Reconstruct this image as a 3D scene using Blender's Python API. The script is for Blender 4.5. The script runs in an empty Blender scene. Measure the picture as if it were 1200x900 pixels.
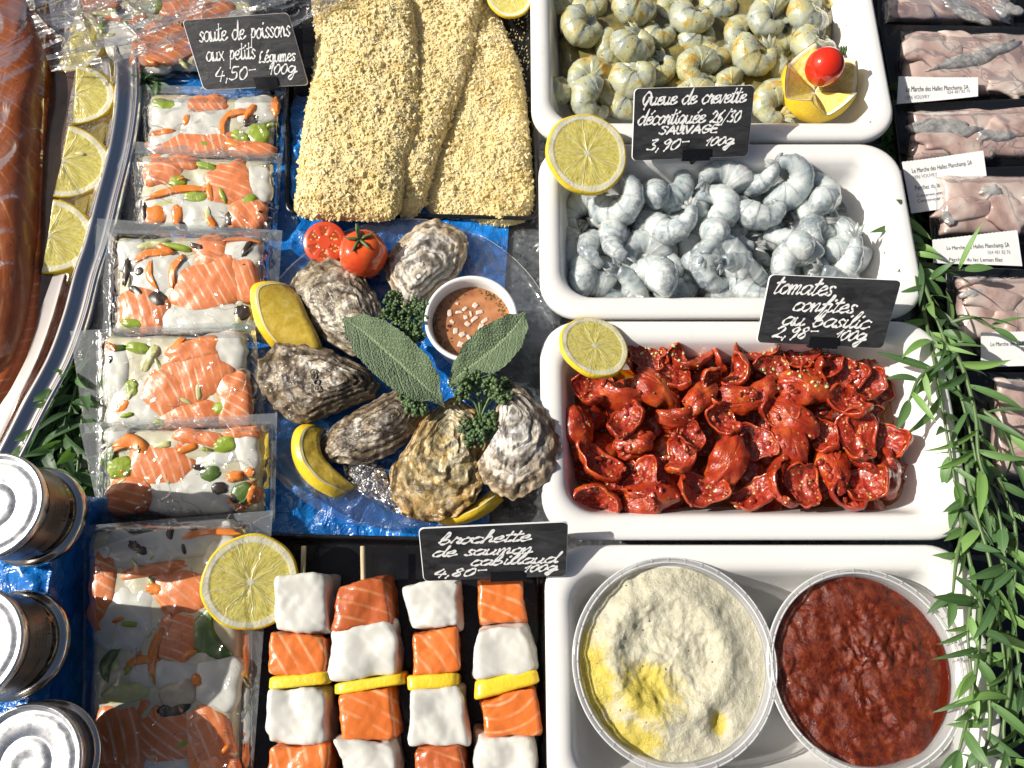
import bpy, math, random
import numpy as np
from mathutils import Vector, Matrix, noise as mn

# ------------------------------------------------------------------ camera, light, exposure
S = 0.00065                       # metres per layout unit (one unit is about 0.65 mm on the counter)
TILT = math.radians(18.0)
F = 900.0
D = 900.0
scene = bpy.context.scene
C = scene.collection

cam_d = bpy.data.cameras.new('camera')
cam_d.sensor_width = 36.0
cam_d.lens = 36.0 * F / 1200.0
cam_d.clip_start = 0.01
cam_d.clip_end = 100.0
cam = bpy.data.objects.new('camera', cam_d)
C.objects.link(cam)
cam.location = (0, -D * math.sin(TILT) * S, D * math.cos(TILT) * S)
cam.rotation_euler = (TILT, 0, 0)
scene.camera = cam

SUN_EL = 39.0
world = bpy.data.worlds.new('World')
scene.world = world
world.use_nodes = True
wn = world.node_tree
wn.nodes.clear()
wo = wn.nodes.new('ShaderNodeOutputWorld')
wb = wn.nodes.new('ShaderNodeBackground')
ws = wn.nodes.new('ShaderNodeTexSky')
ws.sky_type = 'NISHITA'
ws.sun_disc = False
ws.dust_density = 6.0
ws.air_density = 1.0
ws.ozone_density = 1.0
ws.sun_elevation = math.radians(SUN_EL)
ws.sun_rotation = math.radians(276.0)
wb.inputs['Strength'].default_value = 0.05
wn.links.new(ws.outputs[0], wb.inputs[0])
wn.links.new(wb.outputs[0], wo.inputs[0])

sun_d = bpy.data.lights.new('sun', 'SUN')
sun_d.energy = 4.9
sun_d.angle = math.radians(0.5)
sun_d.color = (1.0, 0.955, 0.88)
sun = bpy.data.objects.new('sun', sun_d)
C.objects.link(sun)
_e = math.radians(SUN_EL)
_dir = Vector((math.cos(_e), -0.10 * math.cos(_e), -math.sin(_e)))
sun.rotation_euler = _dir.to_track_quat('-Z', 'Y').to_euler()
sun.location = (-1.0, 0.2, 1.0)

scene.view_settings.view_transform = 'Standard'
scene.view_settings.look = 'None'
scene.view_settings.exposure = 0.22
scene.view_settings.gamma = 1.0
scene.cycles.max_bounces = 10
scene.cycles.transparent_max_bounces = 24
scene.cycles.use_denoising = True

# ------------------------------------------------------------------ helpers
FWD = Vector((0, math.sin(TILT), -math.cos(TILT)))
UPV = Vector((0, math.cos(TILT), math.sin(TILT)))
CAMP = Vector((0, -D * math.sin(TILT), D * math.cos(TILT)))


def P(px, py, z=0.0):
    """where the sight line through photo point (px, py) meets the level z (layout units)"""
    d = Vector(((px - 600) / F, 0, 0)) + UPV * ((450 - py) / F) + FWD
    t = (z - CAMP.z) / d.z
    return CAMP + d * t


def K(px, py, z=0.0):
    d = Vector(((px - 600) / F, 0, 0)) + UPV * ((450 - py) / F) + FWD
    return ((z - CAMP.z) / d.z) / F


def lin(h):
    h = h.lstrip('#')
    out = []
    for i in (0, 2, 4):
        c = int(h[i:i + 2], 16) / 255.0
        out.append(c / 12.92 if c <= 0.04045 else ((c + 0.055) / 1.055) ** 2.4)
    return tuple(out) + (1.0,)


class Mat:
    def __init__(self, name, **kw):
        self.m = bpy.data.materials.new(name)
        self.m.use_nodes = True
        self.t = self.m.node_tree
        self.b = self.t.nodes['Principled BSDF']
        self.out = self.t.nodes['Material Output']
        self._co = None
        for k, v in kw.items():
            self.set(k, v)

    def set(self, k, v):
        k = {'col': 'Base Color', 'rough': 'Roughness', 'metal': 'Metallic', 'sss': 'Subsurface Weight',
             'sssr': 'Subsurface Radius', 'ssss': 'Subsurface Scale', 'coat': 'Coat Weight', 'coatr': 'Coat Roughness',
             'ior': 'IOR', 'trans': 'Transmission Weight', 'alpha': 'Alpha', 'normal': 'Normal',
             'spec': 'Specular IOR Level', 'sheen': 'Sheen Weight'}.get(k, k)
        s = self.b.inputs[k]
        if hasattr(v, 'is_output'):
            self.t.links.new(v, s)
        else:
            s.default_value = v
        return self

    def n(self, typ, **ins):
        nd = self.t.nodes.new(typ)
        for k, v in ins.items():
            if k.startswith('p_'):
                setattr(nd, k[2:], v)
                continue
            key = int(k[1:]) if k[0] == 'i' and k[1:].isdigit() else k.replace('_', ' ')
            s = nd.inputs[key]
            if hasattr(v, 'is_output'):
                self.t.links.new(v, s)
            else:
                s.default_value = v
        return nd

    def co(self, rnd=True, scale=(1, 1, 1), fresh=False):
        if self._co is not None and not fresh:
            return self._co
        tc = self.n('ShaderNodeTexCoord')
        mp = self.n('ShaderNodeMapping')
        self.t.links.new(tc.outputs['Object'], mp.inputs['Vector'])
        mp.inputs['Scale'].default_value = tuple(c / S for c in scale)
        o = mp.outputs[0]
        if rnd:
            oi = self.n('ShaderNodeObjectInfo')
            ml = self.n('ShaderNodeMath', p_operation='MULTIPLY', i0=oi.outputs['Random'], i1=731.0)
            ad = self.n('ShaderNodeVectorMath', p_operation='ADD')
            self.t.links.new(o, ad.inputs[0])
            self.t.links.new(ml.outputs[0], ad.inputs[1])
            o = ad.outputs[0]
        if not fresh:
            self._co = o
        return o

    def noise(self, px, detail=3.0, rough=0.55, dist=0.0, co=None):
        nd = self.n('ShaderNodeTexNoise', Vector=co or self.co(), Scale=1.0 / px, Detail=detail, Roughness=rough,
                    Distortion=dist)
        return nd.outputs[0]

    def vor(self, px, feature='F1', co=None, rand=1.0):
        nd = self.n('ShaderNodeTexVoronoi', p_feature=feature, Vector=co or self.co(), Scale=1.0 / px, Randomness=rand)
        return nd.outputs['Distance']

    def wave(self, px, dist=3.0, det=2.0, dscale=1.0, typ='BANDS', direc='X', co=None, prof='SIN'):
        nd = self.n('ShaderNodeTexWave', p_wave_type=typ, p_wave_profile=prof, Vector=co or self.co(),
                    Scale=0.314 / px, Distortion=dist, Detail=det, Detail_Scale=dscale)
        if typ == 'BANDS':
            nd.bands_direction = direc
        else:
            nd.rings_direction = direc
        return nd.outputs[1]

    def ramp(self, f, stops, interp='LINEAR'):
        nd = self.n('ShaderNodeValToRGB', Fac=f)
        cr = nd.color_ramp
        cr.interpolation = interp
        while len(cr.elements) < len(stops):
            cr.elements.new(0.5)
        for e, (p, c) in zip(cr.elements, stops):
            e.position = p
            e.color = lin(c) if isinstance(c, str) else ((c, c, c, 1) if not isinstance(c, tuple) else c)
        return nd.outputs[0]

    def mix(self, f, a, b, mode='MIX'):
        nd = self.n('ShaderNodeMix', p_data_type='RGBA', p_blend_type=mode)
        for i, v in ((0, f), (6, a), (7, b)):
            if isinstance(v, str):
                v = lin(v)
            if hasattr(v, 'is_output'):
                self.t.links.new(v, nd.inputs[i])
            else:
                nd.inputs[i].default_value = v
        return nd.outputs[2]

    def math(self, op, a, b=0.0, c=0.0, clamp=False):
        nd = self.n('ShaderNodeMath', p_operation=op, i0=a, i1=b, i2=c)
        nd.use_clamp = clamp
        return nd.outputs[0]

    def bump(self, h, strength=0.5, px=1.0, chain=None):
        nd = self.n('ShaderNodeBump', Height=h, Strength=strength, Distance=px * S)
        if chain is not None:
            self.t.links.new(chain, nd.inputs['Normal'])
        return nd.outputs[0]

    def attr(self, name):
        nd = self.n('ShaderNodeAttribute', p_attribute_name=name)
        return nd.outputs['Fac']


def mesh_obj(name, verts, faces, mat, parent=None, loc=None, smooth=True, attrs=None):
    """verts in layout units, world frame; the object's origin is loc (or its parent's origin)"""
    if parent is not None:
        L = Vector(parent['_L'])
    else:
        L = Vector(loc) if loc is not None else Vector((0, 0, 0))
    a = (np.array([tuple(v) for v in verts], dtype=float) - np.array(L[:])) * S
    me = bpy.data.meshes.new(name)
    me.from_pydata(a.tolist(), [], [tuple(f) for f in faces])
    if smooth:
        me.polygons.foreach_set('use_smooth', [True] * len(me.polygons))
    if attrs:
        for k, vals in attrs.items():
            at = me.attributes.new(k, 'FLOAT', 'POINT')
            at.data.foreach_set('value', [float(v) for v in vals])
    me.update()
    o = bpy.data.objects.new(name, me)
    C.objects.link(o)
    if mat is not None:
        me.materials.append(mat.m if isinstance(mat, Mat) else mat)
    if parent is not None:
        o.parent = parent
    else:
        o.location = L * S
    o['_L'] = tuple(L)
    return o


def tag(o, label=None, cat=None, group=None, kind=None):
    if label:
        o['label'] = label
    if cat:
        o['category'] = cat
    if group:
        o['group'] = group
    if kind:
        o['kind'] = kind
    return o


def thing(name, label, cat, loc=(0, 0, 0), group=None):
    o = bpy.data.objects.new(name, None)
    o.empty_display_size = 0.01
    C.objects.link(o)
    o.location = Vector(loc) * S
    o['_L'] = tuple(loc)
    return tag(o, label, cat, group)


def dup(root, loc, rot=(0, 0, 0), scale=1.0, label=None):
    r = root.copy()
    C.objects.link(r)
    r.location = Vector(loc) * S
    r.rotation_euler = rot
    r.scale = (scale,) * 3 if not isinstance(scale, tuple) else scale
    if label:
        r['label'] = label
    for ch in root.children:
        c = ch.copy()
        C.objects.link(c)
        c.parent = r
        for g in ch.children:
            d = g.copy()
            C.objects.link(d)
            d.parent = c
    return r


def place(root, loc, rot=(0, 0, 0), scale=1.0):
    root.location = Vector(loc) * S
    root.rotation_euler = rot
    root.scale = (scale,) * 3 if not isinstance(scale, tuple) else scale
    return root


class MB:
    def __init__(self):
        self.v = []
        self.f = []

    def add(self, vf):
        v, f = vf[0], vf[1]
        b = len(self.v)
        self.v.extend(v)
        self.f.extend([tuple(i + b for i in q) for q in f])
        return self

    def build(self, name, mat, parent=None, loc=None, smooth=True):
        return mesh_obj(name, self.v, self.f, mat, parent, loc, smooth)


def cat_closed(pts, n):
    m = len(pts)
    out = []
    for i in range(n):
        t = i * m / n
        k = int(t)
        u = t - k
        p0, p1, p2, p3 = (np.array(pts[(k + j) % m], float) for j in (-1, 0, 1, 2))
        out.append(0.5 * ((2 * p1) + (-p0 + p2) * u + (2 * p0 - 5 * p1 + 4 * p2 - p3) * u * u +
                          (-p0 + 3 * p1 - 3 * p2 + p3) * u ** 3))
    return out


def cat_open(pts, per=6):
    pts = [np.array(p, float) for p in pts]
    if len(pts) < 3:
        return pts
    out = []
    ext = [2 * pts[0] - pts[1]] + pts + [2 * pts[-1] - pts[-2]]
    for k in range(1, len(ext) - 2):
        p0, p1, p2, p3 = ext[k - 1:k + 3]
        for j in range(per):
            u = j / per
            out.append(0.5 * ((2 * p1) + (-p0 + p2) * u + (2 * p0 - 5 * p1 + 4 * p2 - p3) * u * u +
                              (-p0 + 3 * p1 - 3 * p2 + p3) * u ** 3))
    out.append(pts[-1])
    return out


def gridf(f, nu, nv, closed=False):
    v = []
    for j in range(nv + 1):
        for i in range(nu + (0 if closed else 1)):
            v.append(f(i / nu, j / nv))
    w = nu if closed else nu + 1
    fs = []
    for j in range(nv):
        for i in range(nu):
            a = j * w + i
            b = j * w + (i + 1) % w
            fs.append((a, b, b + w, a + w))
    return v, fs


def lathe(cx, cy, prof, n=64, cap0=False, cap1=False, wob=None):
    v = []
    for (r, z) in prof:
        for i in range(n):
            a = 2 * math.pi * i / n
            rr = r * (1 + (wob(a, z) if wob else 0))
            v.append((cx + rr * math.cos(a), cy + rr * math.sin(a), z))
    fs = []
    for j in range(len(prof) - 1):
        for i in range(n):
            a = j * n + i
            b = j * n + (i + 1) % n
            fs.append((a, b, b + n, a + n))
    if cap0:
        fs.append(tuple(range(n - 1, -1, -1)))
    if cap1:
        o = (len(prof) - 1) * n
        fs.append(tuple(range(o, o + n)))
    return v, fs


def tube(pts, radii, sides=8, cap=True, flat=1.0):
    pts = [Vector(p) for p in pts]
    n = len(pts)
    if not hasattr(radii, '__len__'):
        radii = [radii] * n
    v, fs = [], []
    t0 = (pts[1] - pts[0]).normalized()
    ref = Vector((0, 0, 1)) if abs(t0.z) < 0.9 else Vector((1, 0, 0))
    nx = t0.cross(ref).normalized()
    for i in range(n):
        t = (pts[min(i + 1, n - 1)] - pts[max(i - 1, 0)]).normalized()
        nx = (nx - t * nx.dot(t)).normalized()
        ny = t.cross(nx)
        for k in range(sides):
            a = 2 * math.pi * k / sides
            v.append(pts[i] + (nx * math.cos(a) + ny * math.sin(a) * flat) * radii[i])
    for i in range(n - 1):
        for k in range(sides):
            a = i * sides + k
            b = i * sides + (k + 1) % sides
            fs.append((a, b, b + sides, a + sides))
    if cap:
        fs.append(tuple(range(sides - 1, -1, -1)))
        fs.append(tuple(range((n - 1) * sides, n * sides)))
    return v, fs


def N3(x, y, z, s):
    return mn.noise(Vector((x / s, y / s, z / s)))


def FB(x, y, z, s, o=4):
    return mn.fractal(Vector((x / s, y / s, z / s)), 1.0, 2.0, o)


def cubesphere(n=8):
    idx, v, f = {}, [], []

    def key(p):
        k = tuple(round(c * 4096) for c in p)
        if k not in idx:
            idx[k] = len(v)
            v.append(p)
        return idx[k]
    for ax in range(3):
        for sg in (-1, 1):
            for i in range(n):
                for j in range(n):
                    q = []
                    for (a, b) in ((i, j), (i + 1, j), (i + 1, j + 1), (i, j + 1)):
                        p = [0, 0, 0]
                        p[ax] = sg
                        p[(ax + 1) % 3] = -1 + 2 * a / n
                        p[(ax + 2) % 3] = -1 + 2 * b / n
                        q.append(key(tuple(p)))
                    f.append(tuple(q if sg > 0 else q[::-1]))
    return v, f


CS = {n: cubesphere(n) for n in (4, 6, 8, 12, 18)}


def sq(p, e):
    m = (abs(p[0]) ** e + abs(p[1]) ** e + abs(p[2]) ** e) ** (1 / e)
    return (p[0] / m, p[1] / m, p[2] / m)


def hexblob(quad, zt, zb, e=7, amp=2.0, ns=22.0, seed=0, n=12, flare=0.0, fine=0.0):
    """rounded, uneven block whose top face has the four given corners (photo points at level zt)"""
    top = [P(x, y, zt) for x, y in quad]
    jr_ = random.Random(seed * 7 + 3)
    sh_ = [Vector((jr_.uniform(-3.5, 3.5), jr_.uniform(-3.5, 3.5), 0)) for _ in range(4)]
    dz_ = [jr_.uniform(-4, 2.5) for _ in range(4)]
    cen = sum(top, Vector()) / 4
    bv, bf = CS[n]
    out = []
    for p in bv:
        q = sq(p, e)
        u, v, w = (q[0] + 1) / 2, (q[1] + 1) / 2, (q[2] + 1) / 2
        t = (top[0] * (1 - u) + top[1] * u) * v + (top[3] * (1 - u) + top[2] * u) * (1 - v)
        bl_ = ((sh_[0] * (1 - u) + sh_[1] * u) * v + (sh_[3] * (1 - u) + sh_[2] * u) * (1 - v)) * (1 - w)
        t = cen + (t - cen) * (1 + flare * (1 - w)) + bl_
        z = zb + (zt - zb + ((dz_[0] * (1 - u) + dz_[1] * u) * v + (dz_[3] * (1 - u) + dz_[2] * u) * (1 - v))) * w
        d = Vector(q)
        a = amp * N3(t.x + seed * 37, t.y, z, ns) + fine * N3(t.x + seed * 11, t.y, z, ns / 4)
        out.append((t.x + d.x * a, t.y + d.y * a, z + d.z * a))
    return out, bf


def dome(outline, zb, H, prof, disp=None, rings=14, n=72, cen=None, pz=None, under=True, raw=False):
    """low mound with the given plan outline (photo points projected at level pz); zb may be a function"""
    pz = zb if pz is None else pz
    pts = cat_closed(outline, n)
    if raw:
        W = [Vector((p[0], p[1], 0)) for p in pts]
    else:
        W = [P(p[0], p[1], pz(p[0], p[1]) if callable(pz) else pz) for p in pts]
    if cen is None:
        c = sum(W, Vector()) / len(W)
    else:
        c = Vector((cen[0], cen[1], 0)) if raw else P(cen[0], cen[1], pz(*cen) if callable(pz) else pz)
    v, f, sv = [], [], []

    def zz(w):
        return w.z if callable(zb) else zb
    v.append((c.x, c.y, zz(c) + H * prof(0.0) + (disp(c.x, c.y, 0.0) if disp else 0)))
    sv.append(0)
    for j in range(1, rings + 1):
        s = j / rings
        for w in W:
            p = c + (w - c) * s
            v.append((p.x, p.y, zz(p) + H * prof(s) + (disp(p.x, p.y, s) if disp else 0)))
            sv.append(s)
    for i in range(n):
        f.append((0, 1 + i, 1 + (i + 1) % n))
    for j in range(rings - 1):
        for i in range(n):
            a = 1 + j * n + i
            b = 1 + j * n + (i + 1) % n
            f.append((a, a + n, b + n, b))
    if under:
        o = len(v)
        for w in W:
            p = c + (w - c) * 0.96
            v.append((p.x, p.y, zz(p)))
            sv.append(1)
        a0 = 1 + (rings - 1) * n
        for i in range(n):
            f.append((a0 + i, o + i, o + (i + 1) % n, a0 + (i + 1) % n))
        f.append(tuple(range(o + n - 1, o - 1, -1)))
    return v, f, sv


def rr_loop(x0, y0, x1, y1, r, z, k=8):
    r = max(r, 0.5)
    out = []
    for (cx, cy, a0) in ((x1 - r, y1 - r, 0), (x0 + r, y1 - r, 90), (x0 + r, y0 + r, 180), (x1 - r, y0 + r, 270)):
        for i in range(k + 1):
            a = math.radians(a0 + 90 * i / k)
            out.append((cx + r * math.cos(a), cy + r * math.sin(a), z))
    return out


def loft(loops, cap0=False, cap1=True):
    v, f = [], []
    n = len(loops[0])
    for lp in loops:
        v.extend(lp)
    for j in range(len(loops) - 1):
        for i in range(n):
            a = j * n + i
            b = j * n + (i + 1) % n
            f.append((a, b, b + n, a + n))
    if cap0:
        f.append(tuple(range(n - 1, -1, -1)))
    if cap1:
        o = (len(loops) - 1) * n
        f.append(tuple(range(o, o + n)))
    return v, f


def boxvf(x0, y0, z0, x1, y1, z1, r=1.5):
    return loft([rr_loop(x0 + r, y0 + r, x1 - r, y1 - r, r, z0, 3), rr_loop(x0, y0, x1, y1, r, z0 + r, 3),
                 rr_loop(x0, y0, x1, y1, r, z1 - r, 3), rr_loop(x0 + r, y0 + r, x1 - r, y1 - r, r, z1, 3)], True, True)


def grains(v, f, n, size, seed, zmin=-1e9, var=0.5, lift=0.3):
    """little angular crumbs scattered over a surface"""
    rng = np.random.default_rng(seed)
    V = np.array([tuple(p) for p in v], float)
    tri = []
    for q in f:
        if len(q) > 4:
            continue
        tri.append(q[:3])
        if len(q) == 4:
            tri.append((q[0], q[2], q[3]))
    T = np.array(tri)
    a, b, c = V[T[:, 0]], V[T[:, 1]], V[T[:, 2]]
    nr = np.cross(b - a, c - a)
    ar = np.linalg.norm(nr, axis=1)
    ok = (a[:, 2] > zmin)
    pr = ar * ok
    pr = pr / pr.sum()
    k = rng.choice(len(T), n, p=pr)
    r1, r2 = np.sqrt(rng.random(n)), rng.random(n)
    p = a[k] * (1 - r1)[:, None] + b[k] * (r1 * (1 - r2))[:, None] + c[k] * (r1 * r2)[:, None]
    nn = nr[k] / np.maximum(ar[k], 1e-9)[:, None]
    nn[nn[:, 2] < 0] *= -1
    sz = size * (1 - var + 2 * var * rng.random(n) ** 2)
    base = np.array([(1, 0, 0), (-1, 0, 0), (0, 1, 0), (0, -1, 0), (0, 0, 1), (0, 0, -1)], float)
    fo = [(0, 2, 4), (2, 1, 4), (1, 3, 4), (3, 0, 4), (2, 0, 5), (1, 2, 5), (3, 1, 5), (0, 3, 5)]
    vo, fo2 = [], []
    for i in range(n):
        q = base * rng.uniform(0.6, 1.3, (6, 1)) * sz[i]
        R = np.array(Matrix.Rotation(rng.uniform(0, 6.28), 3, Vector(rng.normal(size=3)).normalized()))
        w = q @ R.T + p[i] + nn[i] * sz[i] * lift
        o = len(vo)
        vo.extend(w.tolist())
        fo2.extend([tuple(o + x for x in t) for t in fo])
    return vo, fo2


# ------------------------------------------------------------------ materials
def mk_plain(name, col, rough=0.4, **kw):
    m = Mat(name, col=lin(col) if isinstance(col, str) else col, rough=rough)
    for k, v in kw.items():
        m.set(k, v)
    return m


M = {}
m = mk_plain('porcelain', (0.80, 0.79, 0.76, 1), 0.16, coat=0.3)
m.set('col', m.mix(m.ramp(m.noise(120, 3), [(0.45, 0.0), (0.75, 0.16)]), (0.80, 0.79, 0.765, 1), (0.68, 0.66, 0.60, 1)))
sp_ = m.ramp(m.vor(46), [(0.018, 1.0), (0.034, 0.0)])
sm_ = m.math('MULTIPLY', m.ramp(m.noise(18, 5, 0.65), [(0.60, 0.0), (0.72, 0.30)]), m.ramp(m.noise(90, 2), [(0.5, 0.0), (0.62, 1.0)]))
base_ = m.b.inputs['Base Color'].links[0].from_socket
c_ = m.mix(sm_, base_, (0.50, 0.40, 0.20, 1))
m.set('col', m.mix(sp_, c_, (0.16, 0.06, 0.02, 1)))
m.set('rough', m.ramp(m.noise(45, 4), [(0.3, 0.12), (0.7, 0.30)]))
m.set('normal', m.bump(m.noise(35, 2), 0.05, 4))
M['porcelain'] = m

m = mk_plain('counter_metal', (0.30, 0.31, 0.32, 1), 0.35, metal=0.75)
wet = m.ramp(m.vor(7, 'SMOOTH_F1'), [(0.1, 1.0), (0.45, 0.0)])
m.set('col', m.ramp(m.noise(40, 5, 0.65), [(0.3, '#4a4d50'), (0.7, '#8c9092')]))
m.set('rough', m.ramp(m.noise(12, 4), [(0.3, 0.22), (0.7, 0.5)]))
m.set('normal', m.bump(wet, 0.5, 1.5, m.bump(m.noise(5, 3), 0.3, 1)))
M['counter'] = m

m = mk_plain('steel', (0.78, 0.78, 0.79, 1), 0.09, metal=1.0)
m.set('rough', m.ramp(m.noise(30, 4), [(0.35, 0.06), (0.7, 0.16)]))
M['steel'] = m

m = mk_plain('blue_plastic', '#0b57a8', 0.2, coat=0.6)
m.set('col', m.ramp(m.noise(70, 4), [(0.3, (0.004, 0.09, 0.36, 1)), (0.7, (0.012, 0.26, 0.78, 1))]))
m.set('normal', m.bump(m.noise(26, 4, 0.6, 1.2), 0.9, 7))
M['blue'] = m

m = mk_plain('black_plastic', (0.008, 0.008, 0.009, 1), 0.22)
m.set('rough', m.ramp(m.noise(30, 4), [(0.35, 0.15), (0.7, 0.4)]))
m.set('normal', m.bump(m.noise(9, 2), 0.06, 1))
M['black'] = m

# salmon: orange muscle with thin pale curved lines
def salmon(name, base, deep, line, px=13, lw=0.91, rough=0.27, specks=False, sss=0.25):
    m = mk_plain(name, base, rough, sss=sss, sssr=(0.006, 0.002, 0.001), ssss=0.6, coat=0.35, coatr=0.12)
    if not specks:
        oi = m.n('ShaderNodeObjectInfo')
        vr = m.n('ShaderNodeVectorRotate', Vector=m.co(), Angle=m.math('MULTIPLY', oi.outputs['Random'], 40.0), Axis=(0.25, 0.15, 1.0))
        wco = vr.outputs[0]
    else:
        wco = m.co()
    w = m.wave(px, co=wco, dist=11.0, det=1.0, dscale=0.16, typ='RINGS', direc='Z')
    ln = m.ramp(w, [(lw - 0.1, 0.0), (min(lw + 0.1, 1.0), 1.0)])
    fade = m.ramp(m.noise(20, 3), [(0.36, 0.03), (0.62, 0.85)])
    ln = m.math('MULTIPLY', m.math('MULTIPLY', ln, fade), 0.78)
    fib = m.wave(1.3, dist=3.0, det=2, dscale=0.3, direc='DIAGONAL')
    c = m.mix(m.noise(18, 4), base, deep)
    c = m.mix(m.math('MULTIPLY', fib, 0.32), c, deep)
    c = m.mix(ln, c, line)
    if specks:
        sp = m.ramp(m.vor(11), [(0.05, 1.0), (0.11, 0.0)])
        c = m.mix(sp, c, (0.01, 0.007, 0.004, 1))
    m.set('col', c)
    m.set('normal', m.bump(m.math('ADD', m.noise(7, 3), m.math('MULTIPLY', ln, 0.4)), 0.35, 1.6))
    return m


M['salmon'] = salmon('salmon', '#e68442', '#d86c26', '#eebf92')
M['salmon_red'] = salmon('salmon_red', '#c66c3e', '#ae5426', '#d89a6a', lw=0.94)
M['salmon_pale'] = salmon('salmon_pale', '#e4915f', '#d8743c', '#f0d2b6', px=9, lw=0.86, rough=0.34)
M['salmon_fillet'] = salmon('salmon_fillet', '#a8561e', '#7c3c12', '#b9743c', px=15, lw=0.985, specks=True, rough=0.3)


def pale(name, a, b, rough=0.3, sss=0.35, px=20, bump=0.3, lines=None):
    m = mk_plain(name, a, rough, sss=sss, sssr=(0.005, 0.005, 0.004), ssss=0.8, coat=0.35, coatr=0.12)
    c = m.mix(m.noise(px, 4, 0.6, 0.6), a, b)
    if lines:
        ln = m.ramp(m.wave(16, 9.0, 1.5, 0.2, direc='DIAGONAL'), [(0.86, 0.0), (0.98, 1.0)])
        c = m.mix(m.math('MULTIPLY', ln, 0.28), c, lines)
    m.set('col', c)
    fl = m.wave(9, 10.0, 2.0, 0.25, direc='DIAGONAL') if lines else m.noise(4, 3)
    m.set('normal', m.bump(m.noise(px * 0.5, 4), bump * 0.7, 1.4, m.bump(fl, 0.10 if lines else 0.1, 1.2)))
    return m


M['cod'] = pale('cod', '#dedbd2', '#c6c6be', lines='#e6e6e0')
M['cream'] = pale('cream_sauce', '#d8d0b6', '#b8b49c', px=9)
M['cream_leek'] = pale('pale_leek', '#d8d4a4', '#b4b870', px=7)
M['carrot'] = pale('carrot', '#ee9038', '#dd7420', px=9, sss=0.15)
M['greens'] = pale('green_bean', '#a8b83c', '#6f8a20', px=8, sss=0.15)
M['greens_dark'] = pale('leek_green', '#5d7a2c', '#3a5518', px=8, sss=0.1)
M['mushroom'] = pale('mushroom_dark', '#241a16', '#40332a', px=9, sss=0.0, bump=0.1)
M['mushroom_cap'] = pale('mushroom_white', '#d8cdb8', '#a89880', px=8, sss=0.1)

# white fish with pink tinge and silver skin
m = mk_plain('fish_pink', '#c9aca4', 0.28, sss=0.3, sssr=(0.005, 0.003, 0.002), ssss=0.7, coat=0.4)
c = m.ramp(m.noise(38, 3, 0.5, 0.8), [(0.3, '#9c807a'), (0.48, '#bea49c'), (0.62, '#cbbab2'), (0.75, '#d4c8c0')])
m.set('col', c)
m.set('normal', m.bump(m.noise(16, 3), 0.3, 2.5))
M['fish'] = m
m = mk_plain('fish_skin', '#b8b6b2', 0.25, metal=0.35)
m.set('col', m.ramp(m.noise(14, 5, 0.7, 1.0), [(0.3, '#8f8c88'), (0.5, '#bcb8b4'), (0.7, '#e0dedc')]))
m.set('normal', m.bump(m.vor(2.2), 0.15, 0.6))
M['fish_skin'] = m

# prawns
m = mk_plain('prawn_raw', '#b9c2c4', 0.2, sss=0.45, sssr=(0.004, 0.005, 0.006), ssss=0.9, coat=0.5, coatr=0.08)
tv = m.attr('along')
c = m.ramp(m.noise(22, 4, 0.6, 0.6), [(0.28, '#88949a'), (0.39, '#b6c1c4'), (0.51, '#d2dad8'), (0.67, '#e8ecea')])
bk = m.ramp(m.math('ADD', m.attr('back'), m.math('MULTIPLY', m.math('SUBTRACT', m.noise(6, 4, 0.7), 0.5), 1.4)), [(0.80, 0.0), (1.2, 0.5)])
c = m.mix(bk, c, '#5a626e')
band = m.ramp(m.math('FRACT', m.math('MULTIPLY', tv, 6.0)), [(0.86, 0.0), (0.97, 1.0), (1.0, 0.4)])
c = m.mix(m.math('MULTIPLY', band, 0.22), c, '#6a7078')
vein = m.ramp(m.noise(5, 3, 0.7), [(0.60, 0.0), (0.75, 0.35)])
c = m.mix(vein, c, '#525c66')
c = m.mix(m.ramp(tv, [(0.86, 0.0), (1.0, 0.55)]), c, '#6d7680')
m.set('col', c)
m.set('normal', m.bump(m.noise(8, 4), 0.3, 1.8))
m.set('coat', 1.0)
m.set('coatr', 0.05)
m.set('sss', 0.7)
m.set('ssss', 1.5)
m.set('trans', 0.22)
m.set('ior', 1.36)
M['prawn'] = m
m = mk_plain('prawn_marinated', '#b8b58c', 0.22, sss=0.4, sssr=(0.005, 0.005, 0.004), ssss=0.8, coat=0.7, coatr=0.06)
c = m.ramp(m.noise(22, 4, 0.6, 0.8), [(0.28, '#8a9694'), (0.42, '#bcc2b4'), (0.56, '#ccca98'), (0.68, '#c89a2a')])
c = m.mix(m.ramp(m.vor(7), [(0.07, 1.0), (0.15, 0.0)]), c, '#3d4420')
c = m.mix(m.ramp(m.noise(5, 3), [(0.6, 0.0), (0.72, 0.5)]), c, '#8a8a50')
m.set('col', c)
m.set('normal', m.bump(m.noise(5, 4, 0.65), 0.6, 2.0))
m.set('coat', 1.0)
m.set('trans', 0.2)
M['prawn_mar'] = m

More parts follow.
